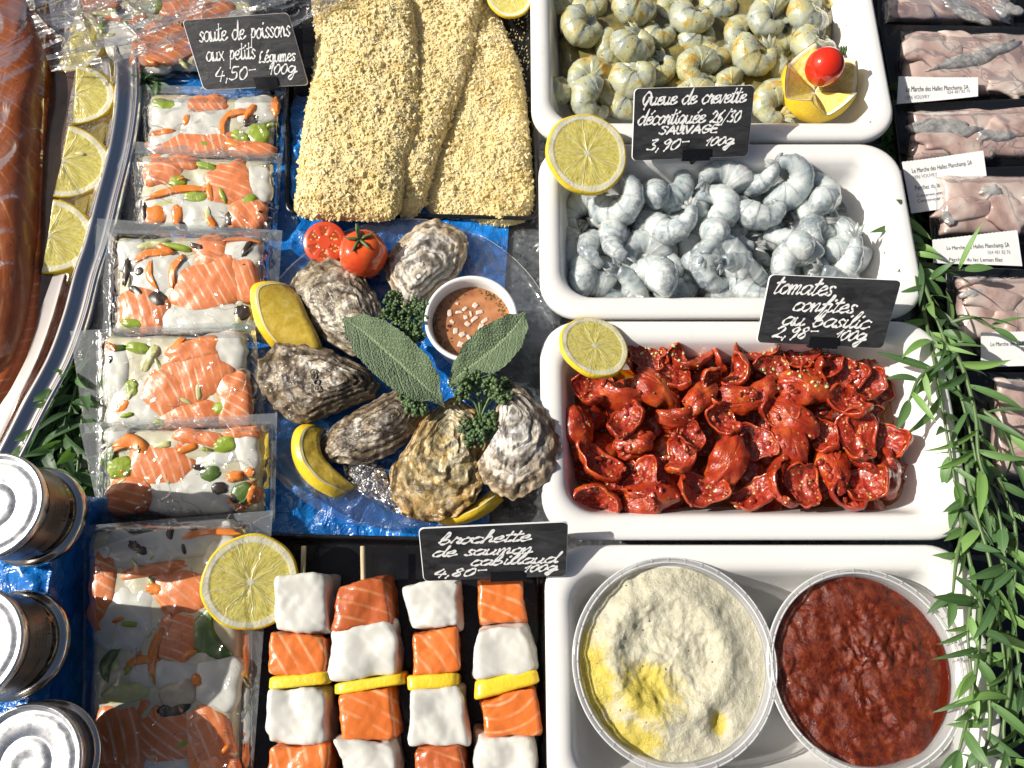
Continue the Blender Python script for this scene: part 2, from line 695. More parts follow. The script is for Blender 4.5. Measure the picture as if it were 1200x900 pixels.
# tomatoes
m = mk_plain('tomato_skin', '#b8200c', 0.2, coat=0.7, coatr=0.08, sss=0.08, sssr=(0.004, 0.001, 0.0006), ssss=0.5)
oi = m.n('ShaderNodeObjectInfo')
c = m.ramp(m.noise(18, 5, 0.6), [(0.3, (0.20, 0.010, 0.004, 1)), (0.5, (0.46, 0.048, 0.010, 1)), (0.70, (0.64, 0.15, 0.02, 1))])
c = m.mix(m.math('MULTIPLY', oi.outputs['Random'], 0.6), c, m.ramp(m.noise(14, 4), [(0.35, (0.16, 0.010, 0.004, 1)), (0.7, (0.34, 0.022, 0.008, 1))]))
c = m.mix(m.ramp(m.vor(6.5), [(0.10, 1.0), (0.17, 0.0)]), c, (0.08, 0.035, 0.01, 1))
c = m.mix(m.math('MULTIPLY', m.ramp(m.vor(8.0, co=m.co(True, (1.1, 0.9, 1.3), True)), [(0.10, 1.0), (0.17, 0.0)]), m.ramp(m.noise(30, 2), [(0.5, 0.0), (0.56, 1.0)])), c, (0.62, 0.40, 0.18, 1))
m.set('col', c)
m.set('normal', m.bump(m.noise(5, 4, 0.6, 2.0, co=m.co(True, (0.6, 1.3, 1.0), True)), 0.5, 2.2))
M['tom_skin'] = m
m = mk_plain('tomato_pulp', '#8c1d10', 0.3, coat=0.6, coatr=0.15)
seed = m.ramp(m.vor(5.0), [(0.22, 1.0), (0.36, 0.0)])
patch = m.ramp(m.noise(20, 2), [(0.42, 0.0), (0.54, 1.0)])
sf = m.math('MULTIPLY', seed, patch)
c = m.ramp(m.noise(6, 5, 0.7), [(0.3, (0.14, 0.008, 0.004, 1)), (0.55, (0.36, 0.03, 0.012, 1)), (0.75, (0.50, 0.11, 0.04, 1))])
m.set('col', m.mix(sf, c, (0.66, 0.40, 0.14, 1)))
m.set('normal', m.bump(m.math('ADD', sf, m.noise(4, 4)), 0.7, 2.5))
M['tom_pulp'] = m
M['cherry'] = mk_plain('cherry_skin', (0.68, 0.025, 0.006, 1), 0.1, coat=0.8, coatr=0.03)
m = mk_plain('tomato_orange_skin', (0.72, 0.09, 0.012, 1), 0.14, coat=0.6)
m.set('col', m.ramp(m.noise(30, 3), [(0.3, (0.60, 0.035, 0.006, 1)), (0.7, (0.78, 0.13, 0.02, 1))]))
M['tom_fresh'] = m
m = mk_plain('tomato_cut', (0.5, 0.04, 0.01, 1), 0.22, coat=0.5)
cc = m.co(False)
sx = m.n('ShaderNodeSeparateXYZ', Vector=cc)
ang = m.math('ARCTAN2', sx.outputs[1], sx.outputs[0])
rad = m.math('SQRT', m.math('ADD', m.math('MULTIPLY', sx.outputs[0], sx.outputs[0]), m.math('MULTIPLY', sx.outputs[1], sx.outputs[1])))
lob = m.ramp(m.math('FRACT', m.math('MULTIPLY', ang, 6 / 6.28318)), [(0.12, 0.0), (0.3, 1.0), (0.7, 1.0), (0.88, 0.0)])
inr = m.ramp(m.math('MULTIPLY', rad, 1 / 26.0), [(0.28, 0.0), (0.36, 1.0), (0.72, 1.0), (0.8, 0.0)])
gel = m.math('MULTIPLY', lob, inr)
c = m.mix(gel, (0.62, 0.07, 0.02, 1), (0.40, 0.05, 0.008, 1))
c = m.mix(m.math('MULTIPLY', gel, m.ramp(m.vor(4.2, co=cc), [(0.25, 1.0), (0.4, 0.0)])), c, (0.78, 0.50, 0.16, 1))
m.set('col', c)
m.set('normal', m.bump(gel, 0.4, -2))
M['tom_cut'] = m


# lemon flesh: nine segments in polar layout, radius 50 units
def lemon_flesh(name, seg, R=50.0, off=0.0):
    m = mk_plain(name, '#ead94a', 0.2, sss=0.4, sssr=(0.006, 0.005, 0.001), ssss=0.8, coat=0.5, coatr=0.1)
    cc = m.co(False)
    sx = m.n('ShaderNodeSeparateXYZ', Vector=cc)
    x, y = sx.outputs[0], sx.outputs[1]
    wob = m.math('MULTIPLY', m.math('SUBTRACT', m.noise(30, 2, co=cc), 0.5), 0.5)
    ang = m.math('ADD', m.math('ARCTAN2', y, x), wob)
    rad = m.math('SQRT', m.math('ADD', m.math('MULTIPLY', x, x), m.math('MULTIPLY', y, y)))
    rn = m.math('DIVIDE', rad, R)
    fr = m.math('FRACT', m.math('ADD', m.math('MULTIPLY', ang, seg / 6.2831853), off))
    dist = m.math('MULTIPLY', m.math('SUBTRACT', 0.5, m.math('ABSOLUTE', m.math('SUBTRACT', fr, 0.5))), rad)
    wall = m.ramp(m.math('DIVIDE', dist, 5.0), [(0.02, 1.0), (0.16, 0.0)])
    core = m.ramp(rn, [(0.05, 1.0), (0.09, 0.0)])
    pith = m.ramp(rn, [(0.80, 0.0), (0.845, 1.0)])
    w = m.math('MAXIMUM', m.math('MAXIMUM', wall, core), pith)
    ves = m.n('ShaderNodeCombineXYZ', X=m.math('MULTIPLY', ang, 9.0), Y=m.math('MULTIPLY', rad, 0.10), Z=0.0)
    vs = m.n('ShaderNodeTexNoise', Vector=ves.outputs[0], Scale=1.6, Detail=3.0, Roughness=0.6)
    pulp = m.ramp(vs.outputs[0], [(0.3, (0.56, 0.46, 0.07, 1)), (0.52, (0.74, 0.65, 0.18, 1)), (0.72, (0.84, 0.78, 0.40, 1))])
    c = m.mix(w, pulp, (0.80, 0.76, 0.56, 1))
    m.set('col', c)
    m.set('rough', m.mix(w, (0.16, 0.16, 0.16, 1), (0.5, 0.5, 0.5, 1)))
    m.set('normal', m.bump(m.math('ADD', m.math('MULTIPLY', w, 0.6), vs.outputs[0]), 0.5, 1.8))
    return m


M['lemon_flesh'] = lemon_flesh('lemon_flesh', 9.0)
M['lemon_flesh_b'] = lemon_flesh('lemon_flesh_wide', 8.0, off=0.3)
m = mk_plain('lemon_rind', (0.80, 0.56, 0.02, 1), 0.34, sss=0.1, sssr=(0.003, 0.002, 0.0003), ssss=0.5)
m.set('col', m.ramp(m.noise(22, 3), [(0.3, (0.78, 0.50, 0.015, 1)), (0.7, (0.86, 0.66, 0.05, 1))]))
m.set('normal', m.bump(m.vor(3.0, 'SMOOTH_F1'), 0.35, 1.0))
M['lemon_rind'] = m
m = mk_plain('lemon_wedge_flesh', '#d8b820', 0.2, sss=0.35, sssr=(0.006, 0.005, 0.001), ssss=0.8, coat=0.5)
m.set('col', m.ramp(m.noise(9, 3, 0.6, 0.5), [(0.3, (0.46, 0.31, 0.03, 1)), (0.55, (0.58, 0.42, 0.06, 1)), (0.75, (0.66, 0.54, 0.18, 1))]))
m.set('normal', m.bump(m.noise(6, 3), 0.4, 1.6))
M['wedge_flesh'] = m

# bread crumbs
m = mk_plain('bread_crumb', '#dcc27a', 0.8, sss=0.5, sssr=(0.0022, 0.0018, 0.001), ssss=0.8)
c = m.ramp(m.noise(3.2, 3, 0.7), [(0.25, '#d4ba78'), (0.42, '#e8d49c'), (0.6, '#f2e2b6'), (0.8, '#faf0d4')])
c = m.mix(m.ramp(m.noise(60, 3), [(0.4, 0.0), (0.65, 0.4)]), c, '#dcc06c')
c = m.mix(m.ramp(m.noise(26, 4, 0.65), [(0.52, 0.0), (0.66, 0.6)]), c, '#c0a058')
c = m.mix(m.ramp(m.vor(13), [(0.02, 0.8), (0.05, 0.0)]), c, '#5a4828')
m.set('col', c)
m.set('normal', m.bump(m.noise(3.0, 3, 0.7), 0.4, 1.5))
M['crumb'] = m

# slate card, chalk, ink, paper
m = mk_plain('slate', (0.02, 0.02, 0.022, 1), 0.42)
ridge = m.noise(14, 6, 0.65, 0.8, co=m.co(True, (0.45, 1.6, 1.0)))
m.set('col', m.ramp(ridge, [(0.3, (0.010, 0.010, 0.011, 1)), (0.7, (0.055, 0.055, 0.058, 1))]))
m.set('normal', m.bump(ridge, 0.6, 2.0))
M['slate'] = m
M['chalk'] = mk_plain('chalk_paint', (0.85, 0.85, 0.83, 1), 0.6)
M['paper'] = mk_plain('paper', (0.78, 0.78, 0.77, 1), 0.6)
M['paper'].set('normal', M['paper'].bump(M['paper'].noise(20, 2), 0.3, 2))
M['ink'] = mk_plain('ink', (0.02, 0.02, 0.022, 1), 0.6)
M['grey_ink'] = mk_plain('faded_ink', (0.25, 0.25, 0.25, 1), 0.6)


# clear films
def film(name, base, gloss_rough, tint, wr=18, strength=0.5, milky=0.0, dist=4.0, crease=0.0, fres=0.6, milkcol=(0.75, 0.77, 0.78, 1)):
    m = Mat(name)
    t = m.t
    t.nodes.remove(m.b)
    tr = m.n('ShaderNodeBsdfTransparent', Color=tint)
    gl = m.n('ShaderNodeBsdfGlossy', Color=(0.95, 0.95, 0.95, 1), Roughness=gloss_rough)
    if crease > 0:
        lines = m.ramp(m.noise(crease, 2, 0.5, 0.8), [(0.40, 0.0), (0.475, 0.15), (0.50, 1.0), (0.525, 0.15), (0.60, 0.0)])
        gate = m.ramp(m.noise(crease * 1.3, 1), [(0.42, 0.0), (0.60, 1.0)])
        nrm = m.bump(m.math('ADD', m.math('MULTIPLY', lines, gate), m.math('MULTIPLY', m.noise(wr, 2, 0.5, 0.6), 1.2)), strength, dist)
    else:
        nrm = m.bump(m.noise(wr, 3, 0.55, 1.6), strength, dist)
    t.links.new(nrm, gl.inputs['Normal'])
    lw = m.n('ShaderNodeFresnel', IOR=1.35)
    t.links.new(nrm, lw.inputs['Normal'])
    fac = m.math('ADD', m.math('MULTIPLY', lw.outputs[0], fres), base, clamp=True)
    mx = m.n('ShaderNodeMixShader', Fac=fac)
    t.links.new(tr.outputs[0], mx.inputs[1])
    t.links.new(gl.outputs[0], mx.inputs[2])
    last = mx.outputs[0]
    if milky > 0:
        df = m.n('ShaderNodeBsdfDiffuse', Color=milkcol)
        m2 = m.n('ShaderNodeMixShader', Fac=milky)
        t.links.new(last, m2.inputs[1])
        t.links.new(df.outputs[0], m2.inputs[2])
        last = m2.outputs[0]
    t.links.new(last, m.out.inputs['Surface'])
    return m


M['film'] = film('vacuum_film', 0.006, 0.07, (0.98, 0.985, 0.975, 1), wr=34, strength=0.7, milky=0.0, crease=48, dist=3.0, fres=0.42)
M['film_edge'] = film('film_margin', 0.03, 0.16, (0.86, 0.89, 0.90, 1), wr=30, strength=0.3, milky=0.20, milkcol=(0.55, 0.58, 0.60, 1))
M['film_smooth'] = film('smooth_film', 0.008, 0.10, (0.97, 0.97, 0.96, 1), wr=60, strength=0.5, milky=0.0, dist=5.0, fres=0.45)
M['cling'] = film('cling_film', 0.015, 0.09, (0.86, 0.85, 0.84, 1), wr=34, strength=0.5, milky=0.04, dist=6, crease=44, fres=0.6)
M['clear'] = film('clear_plastic', 0.035, 0.08, (0.94, 0.96, 0.98, 1), wr=40, strength=0.25, milky=0.015)
M['tub'] = film('tub_plastic', 0.06, 0.10, (0.97, 0.97, 0.97, 1), wr=40, strength=0.15, milky=0.20, milkcol=(0.85, 0.85, 0.85, 1))
M['juice'] = film('lemon_juice', 0.04, 0.04, (0.80, 0.70, 0.28, 1), wr=14, strength=0.25, milky=0.05, milkcol=(0.6, 0.5, 0.1, 1))
M['oil'] = film('orange_oil', 0.04, 0.04, (0.85, 0.50, 0.10, 1), wr=14, strength=0.2, milky=0.1, milkcol=(0.45, 0.12, 0.01, 1))


# oysters
def oyster(name, cols, dark, n=7.0, edge='#6a5238'):
    m = mk_plain(name, '#b9ab98', 0.5)
    s = m.attr('growth')
    wp = m.math('ADD', m.math('MULTIPLY', m.math('SUBTRACT', m.noise(26, 3, 0.5), 0.5), 0.42), m.math('MULTIPLY', m.math('SUBTRACT', m.noise(7, 3, 0.6), 0.5), 0.10))
    w = m.math('ADD', s, wp)
    fr = m.math('FRACT', m.math('MULTIPLY', w, n))
    line = m.ramp(fr, [(0.0, 1.0), (0.14, 0.9), (0.40, 0.2), (0.60, 0.0), (0.90, 0.0), (1.0, 0.9)])
    fr2 = m.math('FRACT', m.math('MULTIPLY', m.math('ADD', w, m.math('MULTIPLY', m.noise(5, 3), 0.05)), n * 3.0))
    thin = m.ramp(fr2, [(0.0, 0.9), (0.3, 0.0), (0.75, 0.0), (1.0, 0.9)])
    c = m.ramp(m.noise(30, 4, 0.6, 0.8), [(0.3, cols[0]), (0.48, cols[1]), (0.64, cols[2])])
    blot = m.ramp(m.noise(19, 5, 0.68, 0.7), [(0.47, 0.0), (0.56, 1.0)])
    c = m.mix(m.math('MULTIPLY', blot, dark), c, '#3a2f26')
    c = m.mix(m.math('MULTIPLY', m.ramp(m.math('ADD', s, m.math('MULTIPLY', m.noise(14, 3), 0.25)), [(0.80, 0.0), (1.1, 1.0)]), 0.6), c, edge)
    pt = m.ramp(m.noise(17, 3), [(0.35, 0.15), (0.6, 1.0)])
    c = m.mix(m.math('MULTIPLY', m.math('MULTIPLY', thin, pt), 0.75), c, '#3a2b1e')
    c = m.mix(m.math('MULTIPLY', m.math('MULTIPLY', line, m.ramp(m.noise(22, 3), [(0.3, 0.35), (0.55, 1.0)])), 0.85), c, '#241b15')
    m.set('col', c)
    h = m.math('ADD', m.math('MULTIPLY', fr, 0.9), m.math('ADD', m.math('MULTIPLY', fr2, 0.25), m.math('MULTIPLY', m.noise(6, 4, 0.6), 0.35)))
    m.set('normal', m.bump(h, 0.75, 2.8))
    m.set('rough', m.ramp(m.noise(20, 3), [(0.3, 0.25), (0.7, 0.55)]))
    return m


M['oy_white'] = oyster('oyster_white', ('#b4a48a', '#e0d8ca', '#efeae4'), 0.3, 3.6, '#b89a6a')
M['oy_brown'] = oyster('oyster_brown', ('#5c4e3e', '#a09078', '#e2dacb'), 0.75, 4.5, '#8a7658')
M['oy_grey'] = oyster('oyster_grey', ('#7d6f5a', '#c4b8a0', '#e8e2d4'), 0.6, 5.0, '#9a8a6c')
M['oy_gold'] = oyster('oyster_gold', ('#a07a3a', '#c8ae74', '#d6caa6'), 0.4, 4.5, '#b08238')

# leaves
m = mk_plain('sage_leaf', '#5d7350', 0.7, sheen=0.3)
cc = m.co()
vn = m.vor(3.2, 'DISTANCE_TO_EDGE', co=m.co(True, (1, 1, 1)))
u = m.attr('across')
vlen = m.attr('lengthwise')
side = m.ramp(m.math('FRACT', m.math('SUBTRACT', m.math('MULTIPLY', vlen, 9.0), m.math('MULTIPLY', m.math('ABSOLUTE', u), 2.2))), [(0.0, 1.0), (0.10, 0.0), (0.90, 0.0), (1.0, 1.0)])
rib = m.ramp(m.math('ABSOLUTE', u), [(0.03, 1.0), (0.09, 0.0)])
c = m.mix(m.noise(9, 4), (0.075, 0.125, 0.055, 1), (0.15, 0.21, 0.105, 1))
c = m.mix(m.math('MULTIPLY', m.ramp(vn, [(0.0, 1.0), (0.12, 0.0)]), 0.35), c, (0.055, 0.09, 0.035, 1))
c = m.mix(m.math('MAXIMUM', m.math('MULTIPLY', side, 0.55), rib), c, (0.22, 0.29, 0.15, 1))
m.set('col', c)
m.set('normal', m.bump(m.math('SUBTRACT', m.ramp(vn, [(0.0, 0.0), (0.3, 1.0)]), m.math('MULTIPLY', m.math('MAXIMUM', side, rib), 0.9)), 0.6, 2.0))
M['sage'] = m
m = mk_plain('herb_green', (0.05, 0.10, 0.03, 1), 0.5)
m.set('col', m.ramp(m.noise(9, 3), [(0.3, (0.03, 0.065, 0.022, 1)), (0.55, (0.085, 0.145, 0.05, 1)), (0.75, (0.2, 0.27, 0.11, 1))]))
M['herb'] = m
m = mk_plain('garland_leaf', (0.09, 0.2, 0.06, 1), 0.42)
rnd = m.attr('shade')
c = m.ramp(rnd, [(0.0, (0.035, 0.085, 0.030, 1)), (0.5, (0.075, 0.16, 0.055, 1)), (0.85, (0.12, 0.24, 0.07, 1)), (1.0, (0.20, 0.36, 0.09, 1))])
vein = m.ramp(m.math('ABSOLUTE', m.attr('across')), [(0.04, 1.0), (0.12, 0.0)])
st = m.ramp(m.math('FRACT', m.math('MULTIPLY', m.math('ABSOLUTE', m.attr('across')), 4.0)), [(0.0, 0.5), (0.3, 0.0), (0.8, 0.0), (1.0, 0.5)])
c = m.mix(m.math('MULTIPLY', m.math('MAXIMUM', vein, st), 0.45), c, (0.20, 0.30, 0.16, 1))
m.set('col', c)
m.set('sss', 0.0)
tl = m.n('ShaderNodeBsdfTranslucent', Color=(0.22, 0.45, 0.05, 1))
mx = m.n('ShaderNodeMixShader', Fac=0.22)
m.t.links.new(m.b.outputs[0], mx.inputs[1])
m.t.links.new(tl.outputs[0], mx.inputs[2])
m.t.links.new(mx.outputs[0], m.out.inputs['Surface'])
m.set('normal', m.bump(st, 0.3, 0.8))
M['leaf'] = m
M['stem'] = mk_plain('stem_green', (0.09, 0.15, 0.05, 1), 0.45)

M['wood'] = mk_plain('stick_wood', (0.55, 0.42, 0.26, 1), 0.6)
M['wood'].set('col', M['wood'].ramp(M['wood'].noise(4, 3, co=M['wood'].co(True, (2, 0.2, 1))), [(0.3, '#b8a078'), (0.7, '#e2d0aa')]))
m = mk_plain('vinegar_sauce', (0.42, 0.17, 0.07, 1), 0.06, coat=0.5)
m.set('col', m.ramp(m.noise(16, 3), [(0.3, (0.28, 0.10, 0.04, 1)), (0.7, (0.55, 0.25, 0.11, 1))]))
M['sauce'] = m
M['shallot'] = mk_plain('shallot', (0.72, 0.56, 0.46, 1), 0.25, sss=0.3, sssr=(0.004, 0.003, 0.003), ssss=0.6)
M['white_plastic'] = mk_plain('white_ceramic', (0.82, 0.82, 0.80, 1), 0.18, coat=0.3)
m = mk_plain('foil', (0.80, 0.80, 0.80, 1), 0.18, metal=1.0)
m.set('normal', m.bump(m.vor(11, 'F1'), 0.8, 5))
M['foil'] = m

m = mk_plain('chickpea_cream', (0.74, 0.68, 0.50, 1), 0.5)
cc = m.co(False)
sx = m.n('ShaderNodeSeparateXYZ', Vector=cc)
oilf = m.attr('oily')
oiln = m.ramp(m.math('ADD', oilf, m.math('MULTIPLY', m.math('SUBTRACT', m.noise(14, 5, 0.7), 0.5), 0.9)), [(0.30, 0.0), (0.62, 0.9)])
c = m.ramp(m.noise(9, 5, 0.65), [(0.3, (0.50, 0.46, 0.32, 1)), (0.6, (0.62, 0.59, 0.45, 1))])
c = m.mix(oiln, c, (0.60, 0.48, 0.05, 1))
c = m.mix(m.ramp(m.vor(15), [(0.045, 1.0), (0.075, 0.0)]), c, (0.06, 0.05, 0.035, 1))
m.set('col', c)
m.set('rough', m.mix(oiln, (0.5, 0.5, 0.5, 1), (0.12, 0.12, 0.12, 1)))
m.set('normal', m.bump(m.noise(6, 5, 0.75), 1.0, 2.6))
M['hummus'] = m
m = mk_plain('red_pesto', (0.30, 0.03, 0.008, 1), 0.3, coat=0.12, coatr=0.15)
c = m.ramp(m.noise(9, 5, 0.7), [(0.3, (0.04, 0.005, 0.002, 1)), (0.48, (0.12, 0.014, 0.003, 1)), (0.75, (0.25, 0.045, 0.006, 1))])
m.set('col', c)
m.set('rough', m.ramp(m.noise(18, 3), [(0.35, 0.12), (0.6, 0.5)]))
m.set('normal', m.bump(m.noise(5, 5, 0.7), 0.6, 3.0))
M['pesto'] = m
M['red_oil'] = mk_plain('red_oil', (0.10, 0.010, 0.004, 1), 0.05, coat=0.5)

M['tin_lid'] = mk_plain('tin_lid', (0.80, 0.81, 0.81, 1), 0.30, metal=0.9)
M['tin_lid'].set('rough', M['tin_lid'].ramp(M['tin_lid'].noise(9, 5, 0.7), [(0.35, 0.22), (0.7, 0.5)]))
M['tin_metal'] = mk_plain('tin_metal', (0.72, 0.68, 0.62, 1), 0.14, metal=1.0)
m = mk_plain('tin_label', (0.16, 0.14, 0.12, 1), 0.35, metal=0.5)
m.set('col', m.ramp(m.noise(26, 3), [(0.3, (0.14, 0.125, 0.11, 1)), (0.7, (0.24, 0.22, 0.19, 1))]))
M['tin_label'] = m
M['tin_glass'] = mk_plain('tin_dark_glass', (0.008, 0.010, 0.009, 1), 0.06, coat=0.5)
M['herb_bits'] = mk_plain('dried_herbs', (0.16, 0.13, 0.02, 1), 0.6)


m = mk_plain('juice_reflection', (0.10, 0.062, 0.048, 1), 0.12, coat=0.4)  # juice, coloured dark to paint the dark reflection of the steel basin
m.set('col', m.ramp(m.noise(50, 4), [(0.3, (0.06, 0.035, 0.028, 1)), (0.7, (0.15, 0.10, 0.08, 1))]))
m.set('normal', m.bump(m.noise(30, 3), 0.15, 4))
M['reflection_brown'] = m
M['pith'] = mk_plain('lemon_pith', (0.74, 0.66, 0.36, 1), 0.5)
m = mk_plain('marinade', (0.2, 0.17, 0.07, 1), 0.12, coat=0.5)
m.set('col', m.ramp(m.noise(16, 4), [(0.3, (0.09, 0.085, 0.045, 1)), (0.55, (0.20, 0.17, 0.06, 1)), (0.75, (0.34, 0.25, 0.04, 1))]))
m.set('normal', m.bump(m.noise(7, 4), 0.5, 2.5))
M['marinade'] = m

M['highlight_ring'] = film('rim_highlight_white', 0.08, 0.08, (0.95, 0.95, 0.95, 1), wr=40, strength=0.05, milky=0.5, milkcol=(0.9, 0.9, 0.9, 1))  # milky white that paints a highlight along the tub rims
rnd = random.Random(7)


def cat_pts(x0, y0, pts, sc=3.0):
    return [(x0 + x / sc, y0 + y / sc) for x, y in pts]


# ------------------------------------------------------------------ the counter
m_ = gridf(lambda u, v: (-1000 + 2000 * u, -800 + 1900 * v, 0.0), 8, 8)
o = mesh_obj('counter', m_[0], m_[1], M['counter'], None, (0, 0, 0))
tag(o, 'wet brushed metal counter under the whole display', 'counter', kind='structure')


# ------------------------------------------------------------------ blue plastic sheets
def sheet(name, quad, zb, amp, nu, nv, mat, label, cat, seed=0, sc=60, thick=1.2):
    q = [P(x, y, zb) for x, y in quad]
    cen = sum(q, Vector()) / 4
    cen.z = 0

    def f(u, v):
        p = (q[0] * (1 - u) + q[1] * u) * (1 - v) + (q[3] * (1 - u) + q[2] * u) * v
        r = 1 - abs(mn.noise(Vector((p.x / sc + seed, p.y / sc, 1.3 * seed))))
        r2 = 1 - abs(mn.noise(Vector((p.x / sc * 2.3 + seed, p.y / sc * 2.3, 3.3))))
        e = min(u, 1 - u, v, 1 - v)
        k = min(1, e / 0.06)
        return (p.x, p.y, zb + amp * (0.65 * r ** 3 + 0.35 * r2 ** 3) * (0.25 + 0.75 * k))
    v, fc = gridf(f, nu, nv)
    n0 = len(v)
    v2 = v + [(a, b, c - thick) for a, b, c in v]
    fc2 = fc + [tuple(i + n0 for i in q_[::-1]) for q_ in fc]
    ob = mesh_obj(name, v2, fc2, mat, None, cen)
    return tag(ob, label, cat)


sheet('plastic_sheet', [(165, 78), (604, 150), (572, 632), (262, 630)], 3, 15, 150, 150, M['blue'],
      'crumpled blue plastic sheet under the oyster plate', 'plastic sheet', 1)
RIS = 88.0
ra = P(78, 560, RIS)
rb = P(78, 960, RIS)


def wrapped(u, v):
    # cross-wise path: floor at the far side, up the wall, over the top; u from left to right edge and down
    y = ra.y + 6 - v * 420
    L1, L2 = 330.0, RIS
    s_ = u * (L1 + L2 + 8)
    if s_ < L1:
        x, z = ra.x - L1 + s_, RIS
    else:
        x, z = ra.x + min(8, (s_ - L1) * 0.09), max(2.0, RIS - (s_ - L1))
    if v < 0.06:
        k = v / 0.06
        z = min(z, 2 + (RIS - 2) * k)
        y = ra.y + 6 - 0.06 * 420 * k * 0.3 - 14
    r = 1 - abs(mn.noise(Vector((x / 36, y / 36, z / 36 + 4.4))))
    r2 = 1 - abs(mn.noise(Vector((x / 15, y / 15, z / 20 + 1.1))))
    w = 7 * r ** 4 + 4 * r2 ** 5
    return (x + (w * 0.5 if s_ > L1 else 0), y, z + (w - 8 if s_ < L1 else 0))


v, f = gridf(wrapped, 130, 130)
o = mesh_obj('wrapped_riser', v, f, M['blue'], None, (ra.x - 160, ra.y - 200, 0))
tag(o, 'riser wrapped in crinkled dark blue plastic under the metal tins', 'riser')


# ------------------------------------------------------------------ white porcelain trays
def porcelain_tray(x0, y0, x1, y1, label, zr=80, rad=44, floor=14):
    """corner points of the rim's outside, as seen at rim height"""
    a, b = P(x0, y1, zr), P(x1, y0, zr)
    c, d = P(x0, y0, zr), P(x1, y1, zr)
    X0, Y0, X1, Y1 = (a.x + c.x) / 2, a.y, (b.x + d.x) / 2, b.y
    prof = [(34, 1, 26), (30, 2, 28), (25, 5, 30), (14, 34, 36), (5, 60, 40), (1, 66, 43), (0, 70, 44), (0, 76, 44), (2, 79, 43), (5, 80.5, 42),
            (16, 80, 38), (22, 78, 35), (26, 73, 33), (30, 60, 31), (38, 34, 29), (45, 20, 28), (54, 15, 27), (70, 14, 22)]
    loops = [rr_loop(X0 + i, Y0 + i, X1 - i, Y1 - i, r, z, 10) for i, z, r in prof]
    v, f = loft(loops, True, True)
    o = mesh_obj('serving_tray', v, f, M['porcelain'], None, ((X0 + X1) / 2, (Y0 + Y1) / 2, 0))
    tag(o, label, 'serving tray')
    return (X0, Y0, X1, Y1)


T1 = porcelain_tray(622, -70, 1032, 162, 'white tray holding the yellow marinated prawns, farthest of the four')
T2 = porcelain_tray(632, 167, 1070, 371, 'white tray holding the grey raw prawns')
T3 = porcelain_tray(634, 375, 1122, 632, 'white tray heaped with red candied tomatoes')
T4 = porcelain_tray(640, 638, 1166, 960, 'white tray holding two clear round tubs')


# ------------------------------------------------------------------ black fish trays
def black_tray(quad, z, label):
    q = [P(x, y, z) for x, y in quad]
    cx, cy = sum(p.x for p in q) / 4, sum(p.y for p in q) / 4

    def loop(k, zz, r=0.06):
        pts = []
        qq = [Vector((cx + (p.x - cx) * k, cy + (p.y - cy) * k, zz)) for p in q]
        for i in range(4):
            p, a, b = qq[i], qq[i - 1], qq[(i + 1) % 4]
            da, db = (a - p).normalized() * 14, (b - p).normalized() * 14
            for j in range(7):
                t = j / 6
                pts.append(tuple((p + da) * (1 - t) ** 2 + p * 2 * t * (1 - t) + (p + db) * t * t))
        return pts
    L = [loop(0.93, 1), loop(0.97, z * 0.5), loop(1.0, z - 1), loop(0.998, z), loop(0.975, z), loop(0.965, z - 4), loop(0.95, 7), loop(0.93, 6)]
    v, f = loft(L, True, True)
    o = mesh_obj('fish_tray', v, f, M['black'], None, (cx, cy, 0))
    return tag(o, label, 'tray')


black_tray([(333, -40), (624, -40), (634, 258), (334, 250)], 20, 'black plastic tray under the breadcrumbed fillets')
black_tray([(284, 624), (640, 632), (644, 980), (272, 980)], 20, 'black plastic tray under the fish skewers')


black_tray([(1040, -60), (1330, -60), (1420, 960), (1165, 960)], 9, 'wide black tray under the sealed fish packs at the right')


# ------------------------------------------------------------------ breadcrumbed fillets
def bread(outline, zb, H, seed, label, n_g):
    pr = lambda s: (max(0.0, 1 - s ** 5)) ** 0.55
    dd = lambda x, y, s: (6.0 * FB(x + seed * 91, y, 0, 75, 3) + 2.0 * N3(x, y, seed, 14) + 1.3 * N3(x, y, seed, 5)) * (1 if s < 0.999 else 0.4)
    v, f, s = dome(outline, zb, H, pr, dd, 34, 130, pz=zb + H if not callable(zb) else None)
    ctr = np.mean(np.array(v), axis=0)
    t = thing('breaded_fillet', label, 'fish fillet', (ctr[0], ctr[1], 6))
    mesh_obj('coating', v, f, M['crumb'], t)
    gv, gf = grains(v, f, int(n_g * 1.5), 1.5, seed, 8, 0.6, 0.1)
    g2, f2_ = grains(v, f, int(n_g * 0.22), 3.1, seed + 40, 8, 0.6, 0.05)
    o_ = len(gv)
    gv, gf = gv + g2, gf + [tuple(k + o_ for k in q) for q in f2_]
    mesh_obj('crumbs', gv, gf, M['crumb'], t, smooth=False)
    return t


